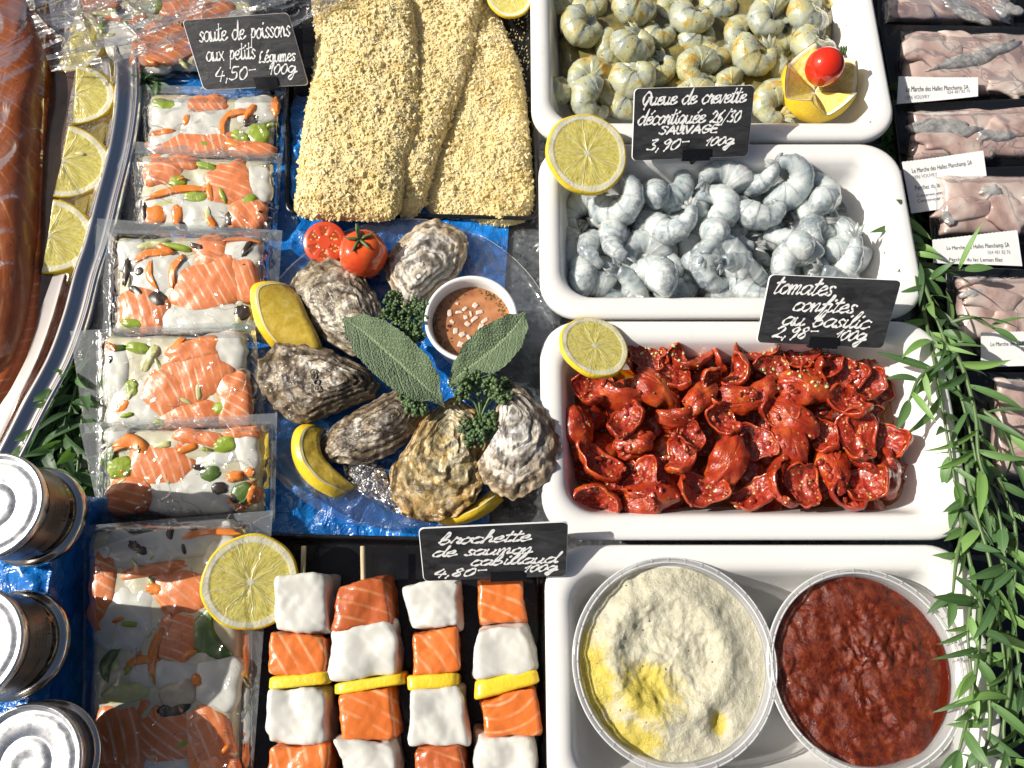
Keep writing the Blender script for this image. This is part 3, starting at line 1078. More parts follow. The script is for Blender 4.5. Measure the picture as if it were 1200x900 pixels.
bread([(560, -30), (590, 20), (612, 75), (619, 135), (624, 185), (626, 235), (600, 254), (550, 251), (498, 241), (500, 200), (515, 150), (530, 60), (535, -30)],
      7, 22, 3, 'breadcrumbed fillet on the right of the three, lying half under the middle one', 6500)
bread([(455, -40), (558, -40), (558, 30), (548, 80), (528, 130), (512, 180), (490, 236), (465, 240), (445, 200), (450, 80)],
      20, 24, 2, 'narrow middle breadcrumbed fillet wedged between the other two', 5200)
bread([(368, -40), (468, -40), (486, 20), (491, 70), (491, 130), (474, 185), (461, 240), (420, 246), (345, 240), (342, 205), (352, 130), (366, 40)],
      36, 25, 1, 'broad breadcrumbed fillet on top of the three, nearest the slate sign', 7500)
gv, gf = [], []
r_ = np.random.default_rng(5)
mb = MB()
for i in range(230):
    px, py = r_.uniform(596, 622), r_.uniform(15, 140)
    if px < 575 + 0.33 * py + r_.uniform(0, 12) and py > 70:
        continue
    p = P(px, py, 7)
    s_ = r_.uniform(0.7, 1.9)
    mb.add(([(p.x + s_, p.y, 7), (p.x - s_ * .4, p.y + s_, 7), (p.x - s_ * .5, p.y - s_, 7), (p.x, p.y, 7 + s_ * 1.4)], [(0, 1, 3), (1, 2, 3), (2, 0, 3), (0, 2, 1)]))
o = mb.build('loose_crumbs', M['crumb'], None, tuple(P(608, 70, 7)), False)
tag(o, 'loose breadcrumbs scattered on the black tray edge', 'crumbs', kind='stuff')


# ------------------------------------------------------------------ lemon slices
def lemon_slice(a0, a1, label, flesh='lemon_flesh', t=9.0, R=50.0, n=96):
    """slice of a lemon with radius 50 units, cut edge flat when a0..a1 is not a full turn"""
    full = abs(a1 - a0) > 359
    root = thing('lemon_slice', label, 'lemon')
    rr = lambda a: R * (1 + 0.012 * math.sin(3 * a + 1) + 0.008 * math.sin(7 * a))
    A = [math.radians(a0 + (a1 - a0) * i / n) for i in range(n + (0 if full else 1))]
    m_ = len(A)
    rad = [0.0, 0.2, 0.4, 0.6, 0.8, 0.945]
    v, f = [], []
    for side in (1, -1):
        o = len(v)
        v.append((0, 0, side * t / 2))
        for r in rad[1:]:
            for a in A:
                v.append((rr(a) * r * math.cos(a), rr(a) * r * math.sin(a), side * (t / 2 + 0.5 * math.sin(r * 8 + a * 9) * (r < .9))))
        for i in range(m_ if full else m_ - 1):
            q = (o, o + 1 + i, o + 1 + (i + 1) % m_)
            f.append(q if side > 0 else q[::-1])
        for j in range(len(rad) - 2):
            for i in range(m_ if full else m_ - 1):
                a = o + 1 + j * m_ + i
                b = o + 1 + j * m_ + (i + 1) % m_
                q = (a, a + m_, b + m_, b)
                f.append(q if side > 0 else q[::-1])
    if not full:
        h = 1 + m_ * (len(rad) - 1)
        for e in (0, m_ - 1):
            ids = [0] + [1 + j * m_ + e for j in range(len(rad) - 1)]
            for k in range(len(ids) - 1):
                f.append((ids[k], ids[k + 1], ids[k + 1] + h, ids[k] + h))
    mesh_obj('flesh', v, f, M[flesh], root)
    prof = [(0.93, t / 2 - .2), (0.96, t / 2 + 0.2), (0.985, t / 2 - 0.8), (1.0, t / 2 - 2.6), (1.003, 0), (1.0, -t / 2 + 2.6), (0.985, -t / 2 + .8), (0.96, -t / 2 - .2), (0.93, -t / 2 + .2)]
    v, f = [], []
    for (r, z) in prof:
        for a in A:
            v.append((rr(a) * r * math.cos(a), rr(a) * r * math.sin(a), z))
    for j in range(len(prof) - 1):
        for i in range(m_ if full else m_ - 1):
            a = j * m_ + i
            b = j * m_ + (i + 1) % m_
            f.append((a, a + m_, b + m_, b))
    mesh_obj('rind', v, f, M['lemon_rind'], root)
    return root


def face(nx, ny, nz, spin=0.0):
    z = Vector((nx, ny, nz)).normalized()
    x = (Vector((1, 0, 0)) - z * z.x).normalized()
    y = z.cross(x)
    b = Matrix((x, y, z)).transposed()
    return (b @ Matrix.Rotation(math.radians(spin), 3, 'Z')).to_euler()


def put_lemon(o, px, py, z, rpx, nrm, spin, first=True):
    k = K(px, py, z)
    place(o, P(px, py, z), face(*nrm, spin), rpx * k / 50.0)


LS = 'lemon slice'
a = lemon_slice(0, 360, 'round lemon slice leaning on the tray corner above the grey prawns')
put_lemon(a, 687, 181, 100, 49, (0.22, -0.20, 1), 20)
b = dup(a, (0, 0, 0), label='large lemon slice lying on the lowest vacuum bag beside the skewers')
put_lemon(b, 294, 682, 62, 55, (0.28, -0.12, 1), 75)
b = dup(a, (0, 0, 0), label='lemon slice cut off by the top edge, on the black tray')
put_lemon(b, 597, -4, 34, 27, (0.1, -0.2, 1), 140)
cc_ = lemon_slice(0, 360, 'lemon slice leaning on the white tray corner beside the tomatoes', 'lemon_flesh_b')
put_lemon(cc_, 696, 407, 98, 43, (0.30, 0.25, 1), 40)
cc_.scale = (cc_.scale[0] * 1.0, cc_.scale[1] * 0.97, cc_.scale[2])

def squash(o, k):
    o.scale = (o.scale[0], o.scale[1] * k, o.scale[2])


h = lemon_slice(-94, 88, 'half lemon slice on the steel platter, second from the top, just below the plastic film', 'lemon_flesh_b', t=12)
put_lemon(h, 90, 112, 26, 44, (0.15, -0.3, 1), 0)
squash(h, 0.80)
b = dup(h, (0, 0, 0), label='middle half lemon slice on the steel platter with a pip in its flesh')
put_lemon(b, 75, 190, 27, 53, (0.2, -0.3, 1), -7)
squash(b, 0.82)
pv, pf = CS[6]
po = mesh_obj('pip', [(p_[0] * 5.0 * (1 - 0.3 * p_[0]) + 19, p_[1] * 2.6 + 13, p_[2] * 1.6 + 6.3) for p_ in [sq(c_, 2.0) for c_ in pv]], pf, M['pith'], None, (0, 0, 0))
po.parent = b
b = dup(h, (0, 0, 0), label='lowest half lemon slice on the steel platter, above the juice drips')
put_lemon(b, 59, 277, 27, 50, (0.2, -0.3, 1), -4)
squash(b, 0.88)
b = dup(h, (0, 0, 0), label='half lemon slice mostly hidden by the clear plastic film, at the platter top')
put_lemon(b, 82, 47, 24, 40, (0.1, -0.3, 1), -14)
pip = cubesphere(4)
# lemon juice lying on the platter
ov, of, _ = dome([(95, 75), (128, 90), (140, 120), (134, 175), (130, 240), (120, 290), (112, 320), (104, 345), (98, 325), (88, 310), (70, 318), (60, 310), (70, 200), (85, 100)],
                 16, 1.6, lambda s: (1 - s ** 4) ** 0.5, None, 8, 60, under=False)
o = mesh_obj('lemon_juice', ov, of, M['juice'], None, tuple(P(100, 210, 16)))
tag(o, 'yellow lemon juice pooled under the half slices on the platter', 'lemon juice')


def film_sheet(quad, zf, nu, nv):
    def f(u, v):
        px = (quad[0][0] * (1 - u) + quad[1][0] * u) * (1 - v) + (quad[3][0] * (1 - u) + quad[2][0] * u) * v
        py = (quad[0][1] * (1 - u) + quad[1][1] * u) * (1 - v) + (quad[3][1] * (1 - u) + quad[2][1] * u) * v
        z = zf(px, py, u, v)
        return tuple(P(px, py, z))
    return gridf(f, nu, nv)


# ------------------------------------------------------------------ steel platter at the left
edge = [(150, -60), (158, 20), (163, 75), (163, 120), (155, 175), (141, 232), (128, 285), (116, 322), (103, 372), (84, 425), (55, 480), (27, 536), (0, 585), (-30, 640)]
E = [P(x, y, 34) for x, y in [tuple(p) for p in cat_open(edge, 8)]]
prof = [(0, 26), (0.5, 33), (2.5, 35), (5, 34.5), (8, 31), (12, 28.6), (16, 28.2), (20, 30), (23, 33), (26, 34.8), (29, 34.6), (32, 33), (35, 29), (40, 22), (47, 16), (58, 14.5), (80, 14)]
v, f = [], []
for i, p in enumerate(E):
    t = (E[min(i + 1, len(E) - 1)] - E[max(i - 1, 0)]).normalized()
    nrm = Vector((t.y, -t.x, 0))
    if nrm.x > 0:
        nrm = -nrm
    for d, z in prof:
        q = p + nrm * d
        v.append((q.x, q.y, z))
w_ = len(prof)
for i in range(len(E) - 1):
    for j in range(w_ - 1):
        a_ = i * w_ + j
        f.append((a_, a_ + w_, a_ + w_ + 1, a_ + 1))
base = len(v)
for i in range(len(E)):
    q = v[i * w_ + w_ - 1]
    v.append((min(q[0] - 10, -470) - 300, q[1], 13.5))
for i in range(len(E) - 1):
    f.append((i * w_ + w_ - 1, (i + 1) * w_ + w_ - 1, base + i + 1, base + i))
n0 = len(v)
v += [(x, y, z - 1.5) for x, y, z in v]
f += [tuple(k + n0 for k in q[::-1]) for q in f]
o = mesh_obj('steel_platter', v, f, M['steel'], None, tuple(P(60, 300, 0)))
tag(o, 'polished steel platter with a curved rim under the salmon and half lemon slices', 'platter')

# large salmon side in its film
sal = thing('salmon_fillet', 'large peppered salmon fillet at the left edge on the steel platter', 'salmon', tuple(P(-20, 220, 14)))
out = [(-110, -60), (20, -60), (38, -10), (46, 30), (48, 70), (40, 120), (36, 170), (33, 230), (30, 300), (24, 350), (12, 395), (-8, 430), (-60, 470), (-120, 440), (-140, 200)]
v, f, _ = dome(out, 15, 36, lambda s: (1 - s ** 4) ** 0.6, lambda x, y, s: 2.0 * FB(x, y, 0, 60, 3) + 0.5 * N3(x, y, 2, 6), 26, 110, pz=42)
mesh_obj('flesh', v, f, M['salmon_fillet'], sal)
out2 = [(30, -60), (52, 0), (57, 50), (54, 110), (47, 180), (44, 260), (42, 330), (30, 400), (5, 455), (-30, 500), (-70, 520), (-80, 300), (-60, 0)]
v, f, _ = dome(out2, 14.5, 16, lambda s: (1 - s ** 3) ** 0.6, lambda x, y, s: 1.0 * N3(x, y, 5, 20), 12, 90, pz=24)
mesh_obj('belly_edge', v, f, M['salmon_red'], sal)


def sfz(px, py, u, v):
    k = max(0.0, 1 - ((px - (-30 + 0)) / 92.0) ** 4)
    return 20 + 36 * max(0.0, k) ** 0.6 + 2.5 * (1 - abs(N3(px, py, 3, 40))) ** 5
v, f = film_sheet([(-110, -50), (56, -50), (44, 400), (-110, 470)], sfz, 60, 120)
mesh_obj('film', v, f, M['film_smooth'], sal)
JUICE_REFLECTION = [(60, 20), (140, 40), (150, 70), (150, 120), (140, 175), (128, 232), (113, 290), (98, 330), (82, 372), (62, 425), (32, 480), (0, 520), (-60, 540), (-160, 300), (-100, -40)]
v, f, _ = dome([(x - 38, y) for x, y in JUICE_REFLECTION], 14.2, 1.6, lambda s: (1 - s ** 6) ** 0.5, None, 8, 90, under=False)  # brown sheet stands in for the dark reflection in the basin
o = mesh_obj('juice_reflection', v, f, M['reflection_brown'], None, tuple(P(30, 250, 14)))
tag(o, 'dark brown juice and painted dark reflection covering the platter bottom beside the salmon', 'juice')


# ------------------------------------------------------------------ vacuum bags of fish and vegetables
KIND = {'S': ('salmon_chunk', 'salmon_pale'), 'C': ('cod_chunk', 'cod'), 'R': ('carrot_slice', 'carrot'), 'G': ('green_bean', 'greens'),
        'L': ('leek_piece', 'greens_dark'), 'M': ('mushroom_slice', 'mushroom'), 'W': ('mushroom_cap', 'mushroom_cap'), 'Y': ('leek_piece', 'cream_leek')}


def fish_bag(filmq, content, pieces, zt, zbm, label, seed, pillow=22.0, margin=True, bend=None):
    rg = random.Random(seed)
    ys = [p[1] for p in filmq]
    y0, y1 = min(ys), max(ys)
    zl = lambda px, py: zt + (zbm - zt) * min(1, max(0, (py - y0) / (y1 - y0)))
    cx = sum(p[0] for p in content) / 4
    cy = sum(p[1] for p in content) / 4
    t = thing('fish_bag', label, 'vacuum bag', tuple(P(cx, cy, zl(cx, cy))), None)
    # pale sauce filling that the pieces lie in
    q = content
    den = []
    for i in range(4):
        a, b = q[i], q[(i + 1) % 4]
        for k in range(5):
            u = k / 5
            x_, y_ = a[0] * (1 - u) + b[0] * u, a[1] * (1 - u) + b[1] * u
            den.append((cx + (x_ - cx) * 0.96 + rg.uniform(-2, 2), cy + (y_ - cy) * 0.97 + rg.uniform(-2, 2)))
    zfun = lambda px, py: zl(px, py) + 2
    v, f, _ = dome(den, zfun, 14, lambda s: (1 - s ** 6) ** 0.5, lambda x, y, s: 2.2 * N3(x, y, seed, 16), 14, 90)
    # the dome keeps each point's own level, so it follows the bag's slope
    mesh_obj('sauce', v, f, M['cream'], t)
    x0_, x1_ = min(p[0] for p in content) + 10, max(p[0] for p in content) - 10
    yy0, yy1 = min(p[1] for p in content) + 8, min(900, max(p[1] for p in content)) - 8
    extra = []
    area = (x1_ - x0_) * (yy1 - yy0)
    for i in range(int(area / 1000)):
        kd = rg.choice('CCYCSCYC')
        w_ = {'C': 40, 'S': 36, 'Y': 26, 'R': 16}[kd] * rg.uniform(0.7, 1.2)
        extra.append((kd, rg.uniform(x0_, x1_), rg.uniform(yy0, yy1), w_, w_ * rg.uniform(0.5, 0.9) * (0.5 if kd == 'R' else 1), rg.uniform(-60, 60), -3.5))
    for i in range(int(area / 2600)):
        kd = rg.choice('YYRGM')
        w_ = rg.uniform(5, 14)
        extra.append((kd, rg.uniform(x0_, x1_), rg.uniform(yy0, yy1), w_ * 1.6, w_ * 0.6, rg.uniform(-90, 90), 1.0))
    def clampx(px, py, w, h):
        u = min(1, max(0, (py - content[0][1]) / max(1, content[3][1] - content[0][1])))
        l_ = content[0][0] * (1 - u) + content[3][0] * u
        r_ = content[1][0] * (1 - u) + content[2][0] * u
        hw, hh = w * 0.62, h * 0.58
        px = min(max(px, l_ + hw), r_ - hw) if r_ - l_ > 2 * hw else (l_ + r_) / 2
        b_ = max(content[2][1], content[3][1])
        t_ = min(content[0][1], content[1][1])
        py = min(max(py, t_ + hh), b_ - hh) if b_ - t_ > 2 * hh else (b_ + t_) / 2
        return px, py
    for (kd, px, py, w, h, *r) in extra + pieces:
        sa_, ca_ = abs(math.sin(math.radians(r[0] if r else 0))), abs(math.cos(math.radians(r[0] if r else 0)))
        px, py = clampx(px, py, w * ca_ + h * sa_, h * ca_ + w * sa_)
        ang = math.radians(r[0] if r else rg.uniform(-12, 12))
        nm, mt = KIND[kd]
        e = 3.2 if kd in 'SC' else 2.3
        pts = []
        for i in range(18):
            a = 2 * math.pi * i / 18
            c_, s_ = math.cos(a), math.sin(a)
            k = (abs(c_) ** e + abs(s_) ** e) ** (-1 / e) * (1 + rg.uniform(-0.11, 0.11)) * (1.2 if kd in 'SC' else 1.06)
            x, y = c_ * k * w / 2, s_ * k * h / 2
            if kd in 'RL' and max(w, h) > 30:      # long slices bow a little
                if w > h:
                    y += (x / w * 2) ** 2 * h * 0.6 - h * 0.3
                else:
                    x += (y / h * 2) ** 2 * w * 0.6 - w * 0.3
            pts.append((px + x * math.cos(ang) + y * math.sin(ang), py - x * math.sin(ang) + y * math.cos(ang)))
        lift = {'S': 12, 'C': 11, 'R': 15.5, 'G': 15, 'L': 15, 'M': 16.5, 'W': 15.5, 'Y': 14}[kd] + rg.uniform(-0.7, 0.7) + (r[1] if len(r) > 1 else 0)
        H = {'S': 7.5, 'C': 7.0, 'R': 3.4, 'G': 4.0, 'L': 3.0, 'M': 2.0, 'W': 5.0, 'Y': 4.0}[kd]
        zz_ = lambda a_, b_, lift=lift: zl(a_, b_) + lift
        v, f, _ = dome(pts, zz_, H, lambda s: (1 - s ** 3.2) ** 0.6, lambda x, y, s: 1.3 * N3(x, y, seed, 13), 10, 44)
        mesh_obj(nm, v, f, M[mt], t)
    # film: pillow over the filling, flat welded margins around it
    qx0 = [min(content[0][0], content[3][0]), max(content[1][0], content[2][0])]
    qy0 = [min(content[0][1], content[1][1]), max(content[2][1], content[3][1])]

    def zf(px, py, u, v):
        ex = min((px - qx0[0] + 5), (qx0[1] + 5 - px)) / 12
        ey = min((py - qy0[0] + 5), (qy0[1] + 5 - py)) / 12
        k = min(1, max(0, ex)) ** 0.5 * min(1, max(0, ey)) ** 0.5
        wr = 1 - abs(N3(px + seed * 50, py, 0, 26))
        wr2 = 1 - abs(N3(px * 1.2, py - seed * 80, 3, 13))
        return zl(px, py) + 2.5 + k * (pillow - 1.5 + 2.2 * wr ** 6 + 0.7 * wr2 ** 8) + (1 - k) * 1.2 * N3(px, py, seed, 20)
    v, f = film_sheet(filmq, zf, 110, 90)
    mesh_obj('film', v, f, M['film'], t)
    if margin:      # frosted welded strip along the top and the sides
        a, b, c_, d = filmq
        top_h = max(6.0, qy0[0] - y0 - 4)

        def lerp(p, q, u):
            return (p[0] * (1 - u) + q[0] * u, p[1] * (1 - u) + q[1] * u)
        vh = top_h / (y1 - y0)
        strips = [[a, b, lerp(b, c_, vh), lerp(a, d, vh)]]
        wl = max(3, qx0[0] - min(a[0], d[0]) - 4)
        wr_ = max(3, max(b[0], c_[0]) - qx0[1] - 4)
        W = b[0] - a[0]
        strips.append([lerp(a, d, vh), lerp(lerp(a, d, vh), lerp(b, c_, vh), wl / W), lerp(d, c_, wl / W), d])
        strips.append([lerp(lerp(b, c_, vh), lerp(a, d, vh), wr_ / W), lerp(b, c_, vh), c_, lerp(c_, d, wr_ / W)])
        mb = MB()
        for s_ in strips:
            mb.add(film_sheet(s_, lambda px, py, u, v: zl(px, py) + 4.6 + 1.0 * N3(px, py, seed, 20), 24, 24))
        mb.build('welded_edge', M['film_edge'], t)
    return t


# the topmost bag, under the crumpled film
fish_bag([(52, -40), (330, -40), (330, 100), (78, 92)], [(70, -30), (300, -30), (310, 92), (150, 80)],
         [('S', 193, 50, 78, 44, 10), ('R', 160, 25, 30, 10, 30), ('G', 150, 30, 34, 12, -20), ('G', 182, 8, 22, 16), ('S', 212, 10, 50, 26), ('C', 100, 40, 50, 50),
          ('Y', 170, 12, 40, 14, 40), ('R', 128, 25, 40, 8, -10), ('L', 165, 38, 40, 8, -15), ('S', 250, 20, 50, 30), ('C', 290, 30, 40, 30), ('M', 140, 12, 10, 10), ('S', 110, 5, 40, 20),
          ('Y', 95, 10, 40, 20)], 24, 14, 'vacuum bag of salmon and vegetables half hidden behind the top slate sign', 11, margin=False)
fish_bag([(158, 99), (339, 104), (331, 188), (150, 182)], [(175, 113), (330, 118), (324, 186), (172, 180)],
         [('C', 205, 135, 60, 36), ('C', 300, 130, 46, 30), ('C', 240, 148, 60, 40), ('S', 240, 122, 50, 22), ('S', 235, 170, 100, 24), ('S', 300, 176, 50, 18), ('C', 190, 165, 40, 24),
          ('R', 263, 148, 10, 36, -12), ('R', 280, 134, 36, 8, 8), ('G', 193, 120, 30, 14, -8), ('G', 303, 158, 26, 26), ('G', 282, 160, 24, 12, -20), ('G', 240, 170, 22, 11),
          ('R', 187, 156, 28, 9, 6), ('R', 219, 141, 9, 15, -20), ('M', 294, 141, 19, 10, 30), ('R', 324, 124, 10, 22), ('R', 275, 170, 26, 8, -15)], 24, 12,
         'vacuum bag with white fish and green beans, just below the top slate sign', 12)
fish_bag([(150, 165), (331, 180), (324, 275), (110, 258)], [(166, 183), (322, 192), (318, 272), (160, 264)],
         [('C', 200, 245, 80, 40), ('C', 240, 250, 60, 40), ('S', 187, 200, 46, 32), ('S', 270, 216, 56, 46, 15), ('C', 305, 216, 28, 40), ('C', 185, 182, 34, 18), ('S', 215, 188, 36, 16), ('S', 290, 252, 40, 30),
          ('R', 205, 225, 74, 9, 8), ('G', 208, 213, 22, 15), ('G', 242, 195, 26, 9, -12), ('G', 230, 231, 30, 14), ('R', 182, 252, 28, 22, 10), ('R', 208, 252, 14, 26), ('M', 166, 246, 7, 22, 10),
          ('M', 271, 256, 15, 16), ('M', 294, 247, 26, 9, -10), ('Y', 195, 240, 40, 12, 14), ('R', 246, 258, 9, 22, 35), ('R', 247, 226, 10, 22), ('G', 292, 236, 22, 13, 30), ('M', 213, 264, 8, 8)], 28, 14,
         'vacuum bag, second below the slate sign, with striped salmon and a carrot ring', 13)
fish_bag([(114, 256), (331, 270), (322, 400), (104, 396)], [(138, 278), (312, 276), (306, 396), (132, 394)],
         [('C', 190, 320, 60, 50), ('C', 238, 374, 90, 30, 4), ('S', 250, 335, 84, 52, 25), ('S', 248, 296, 38, 36), ('S', 160, 363, 52, 46, -10), ('S', 285, 325, 30, 50), ('C', 292, 300, 44, 34), ('C', 150, 300, 30, 34),
          ('R', 176, 300, 44, 10, 14), ('R', 205, 318, 10, 40, -16), ('R', 178, 322, 9, 36, 10), ('M', 148, 318, 8, 34, -8), ('M', 162, 343, 24, 9, -35), ('M', 182, 352, 22, 20), ('G', 208, 290, 36, 8, -12),
          ('M', 164, 318, 11, 10), ('M', 284, 366, 18, 16), ('R', 288, 282, 46, 5, -3), ('G', 156, 379, 26, 12), ('M', 286, 312, 9, 8), ('Y', 176, 288, 44, 9, 12), ('L', 282, 386, 30, 14)], 34, 16,
         'vacuum bag with a dark mushroom ring at its left side, mid stack', 14)
fish_bag([(82, 388), (298, 375), (312, 500), (100, 508)], [(120, 396), (290, 390), (300, 502), (120, 502)],
         [('C', 170, 480, 80, 50), ('S', 246, 436, 92, 56, 28), ('S', 196, 470, 48, 56, -30), ('S', 282, 468, 36, 60), ('C', 270, 413, 46, 40), ('C', 138, 440, 30, 60), ('S', 230, 400, 60, 26, 14), ('S', 225, 488, 70, 26),
          ('G', 162, 408, 28, 13), ('R', 208, 410, 10, 34, -18), ('R', 240, 397, 40, 9, 14), ('G', 155, 455, 15, 22), ('Y', 176, 420, 13, 36, -30), ('G', 222, 434, 34, 5, 48), ('R', 146, 476, 22, 11, 40),
          ('G', 262, 478, 32, 15, 10), ('R', 128, 407, 16, 8, -20), ('L', 140, 408, 14, 8), ('Y', 190, 440, 10, 40, 20), ('M', 129, 421, 5, 9), ('G', 188, 497, 18, 10), ('C', 152, 492, 44, 22)], 40, 18,
         'vacuum bag with a large fan of striped salmon, left of the dark oysters', 15)
fish_bag([(92, 496), (325, 484), (322, 612), (118, 612)], [(120, 503), (314, 500), (312, 606), (124, 606)],
         [('C', 220, 580, 100, 50), ('C', 292, 525, 26, 46, 14), ('S', 190, 548, 74, 44, -6), ('S', 150, 582, 50, 40), ('S', 236, 514, 60, 18), ('S', 285, 506, 40, 14), ('C', 140, 512, 30, 20), ('C', 255, 540, 50, 20),
          ('R', 153, 522, 42, 17, -4), ('G', 264, 521, 28, 19, 14), ('G', 138, 548, 32, 26), ('L', 130, 540, 16, 36), ('L', 246, 556, 26, 22, 40), ('R', 275, 558, 20, 13), ('M', 257, 572, 18, 14), ('L', 284, 578, 26, 22, 40),
          ('R', 295, 578, 9, 20, -20), ('M', 275, 584, 12, 10), ('R', 220, 526, 26, 9, 20), ('M', 232, 548, 12, 7), ('Y', 190, 522, 24, 9), ('R', 293, 553, 12, 12)], 44, 22,
         'vacuum bag with two bright green beans, second lowest of the stack', 16)
fish_bag([(98, 616), (320, 598), (292, 960), (96, 960)], [(104, 622), (290, 616), (284, 950), (104, 950)],
         [('C', 180, 640, 150, 36), ('C', 150, 725, 66, 70), ('C', 190, 790, 90, 40), ('S', 214, 694, 56, 46, 12), ('S', 120, 690, 30, 80), ('S', 208, 748, 44, 56, -15), ('S', 252, 862, 56, 66, 20), ('S', 135, 866, 60, 70),
          ('S', 195, 862, 60, 60), ('C', 255, 800, 50, 56), ('C', 196, 905, 60, 50), ('S', 180, 668, 74, 14, 10), ('S', 140, 930, 60, 60), ('S', 260, 930, 50, 60), ('C', 260, 650, 40, 40),
          ('M', 200, 626, 9, 18), ('R', 245, 620, 74, 9, 6), ('M', 163, 643, 28, 13, -30), ('R', 193, 664, 38, 8, 4), ('L', 246, 746, 32, 62, 22), ('R', 166, 776, 44, 10, 12), ('R', 182, 770, 12, 70, -10),
          ('L', 128, 778, 13, 40, -20), ('Y', 150, 812, 60, 26, 12), ('W', 208, 814, 44, 30, 20), ('M', 202, 832, 40, 20, 28), ('R', 231, 797, 13, 16), ('G', 208, 872, 30, 20, 30), ('R', 228, 895, 12, 18),
          ('Y', 253, 892, 20, 16), ('R', 182, 690, 22, 14), ('M', 228, 620, 12, 6), ('R', 110, 720, 12, 40)], 52, 24,
         'large vacuum bag at the bottom of the stack with a sliced mushroom and green pod', 17, pillow=23)

# crumpled clear film across the top
def czf(px, py, u, v):
    r1 = 1 - abs(N3(px * 0.45 + py * 1.2, py * 0.2 - px * 0.12, 1, 30))
    r2 = 1 - abs(N3(px * 0.9 - py * 0.5, py * 0.9, 9, 44))
    r3 = 1 - abs(N3(px * 0.2 + py * 1.5, py * .25, 5, 17))
    return 62 + 9 * r1 ** 4 + 7 * r2 ** 5 + 2.2 * r3 ** 7 - 22 * max(0, v - .75) * 4 * 0.5
v, f = film_sheet([(10, -60), (425, -60), (418, 22), (60, 84)], czf, 230, 90)
o = mesh_obj('plastic_film', v, f, M['cling'], None, tuple(P(220, 0, 50)))
tag(o, 'crumpled clear plastic film draped across the top left behind the slate sign', 'plastic film')


# ------------------------------------------------------------------ fish skewers
def skewer(label, stick, items, seed, zs=36):
    cx = sum(p[0] for p in items[0][1]) / 4
    cx2 = sum(p[0] for p in items[-1][1]) / 4
    t = thing('fish_skewer', label, 'skewer', tuple(P(cx, 780, 6)), 'fish skewers on the black tray')
    x0, y0 = stick
    tv = tube([P(x0, y0, zs + 8), P(cx2, 985, zs)], 2.6, 10)
    mesh_obj('stick', tv[0], tv[1], M['wood'], t)
    for i, (kd, q) in enumerate(items):
        q = [(x, y) for x, y in q]
        if kd == 'L':
            z1 = 62
            v, f = hexblob(q, z1, 14, e=9, amp=0.8, seed=seed + i, n=8)
            ob = mesh_obj('lemon_piece', v, f, M['lemon_rind'], t)
        else:
            z1 = 60
            jr = random.Random(seed * 31 + i)
            q = [(x + jr.uniform(-3, 3), y + jr.uniform(-2.5, 2.5)) for x, y in q]
            v, f = hexblob(q, z1 + (2 if kd == 'C' else 0), 7, e=13 if kd == 'C' else 14, amp=5.0 if kd == 'C' else 3.0, ns=24, seed=seed * 7 + i, n=18, flare=0.05, fine=1.0)
            mesh_obj('salmon_cube' if kd in 'SD' else 'cod_cube', v, f, M[{'S': 'salmon', 'D': 'salmon_red', 'C': 'cod'}[kd]], t)
    return t


def zq(pts):
    return [(280 + x / 3, 600 + y / 3) for x, y in pts]


skewer('leftmost fish skewer with a cod cube below its bare stick end', (356, 640), [
    ('C', zq([(135, 225), (305, 212), (318, 425), (112, 420)])), ('S', zq([(118, 428), (302, 430), (304, 572), (100, 575)])),
    ('L', zq([(98, 582), (312, 560), (322, 606), (100, 628)])), ('C', zq([(100, 625), (292, 612), (300, 820), (92, 818)])),
    ('S', zq([(108, 822), (308, 812), (316, 960), (88, 960)])), ('C', zq([(100, 965), (300, 965), (300, 1120), (95, 1120)]))], 1)
skewer('second fish skewer from the left, a dark salmon cube at its stick end', (425, 640), [
    ('D', zq([(332, 258), (505, 228), (534, 392), (324, 418)])), ('C', zq([(316, 415), (535, 378), (560, 575), (312, 596)])),
    ('L', zq([(330, 602), (578, 565), (586, 604), (330, 648)])), ('S', zq([(345, 648), (520, 622), (550, 798), (368, 808)])),
    ('C', zq([(334, 800), (545, 800), (560, 930), (360, 940)])), ('S', zq([(350, 945), (550, 940), (550, 1100), (360, 1100)]))], 2)
skewer('third fish skewer from the left, an uneven cod cube on top under the sign', (510, 672), [
    ('C', zq([(560, 262), (772, 240), (785, 410), (612, 418)])), ('S', zq([(602, 430), (768, 405), (786, 560), (608, 574)])),
    ('L', zq([(582, 574), (768, 564), (768, 612), (590, 632)])), ('C', zq([(600, 622), (778, 614), (800, 820), (592, 832)])),
    ('D', zq([(618, 838), (780, 808), (792, 940), (606, 960)])), ('C', zq([(600, 965), (800, 960), (800, 1100), (600, 1100)]))], 3)
skewer('rightmost fish skewer, a striped salmon cube on top under the slate sign', (585, 672), [
    ('S', zq([(828, 236), (998, 230), (1020, 384), (858, 402)])), ('C', zq([(836, 408), (1000, 394), (1045, 560), (820, 588)])),
    ('L', zq([(828, 592), (1050, 552), (1062, 600), (824, 668)])), ('S', zq([(850, 668), (1040, 618), (1076, 790), (870, 796)])),
    ('C', zq([(820, 780), (1036, 790), (1050, 940), (825, 940)])), ('S', zq([(840, 945), (1050, 945), (1060, 1100), (840, 1100)]))], 4)
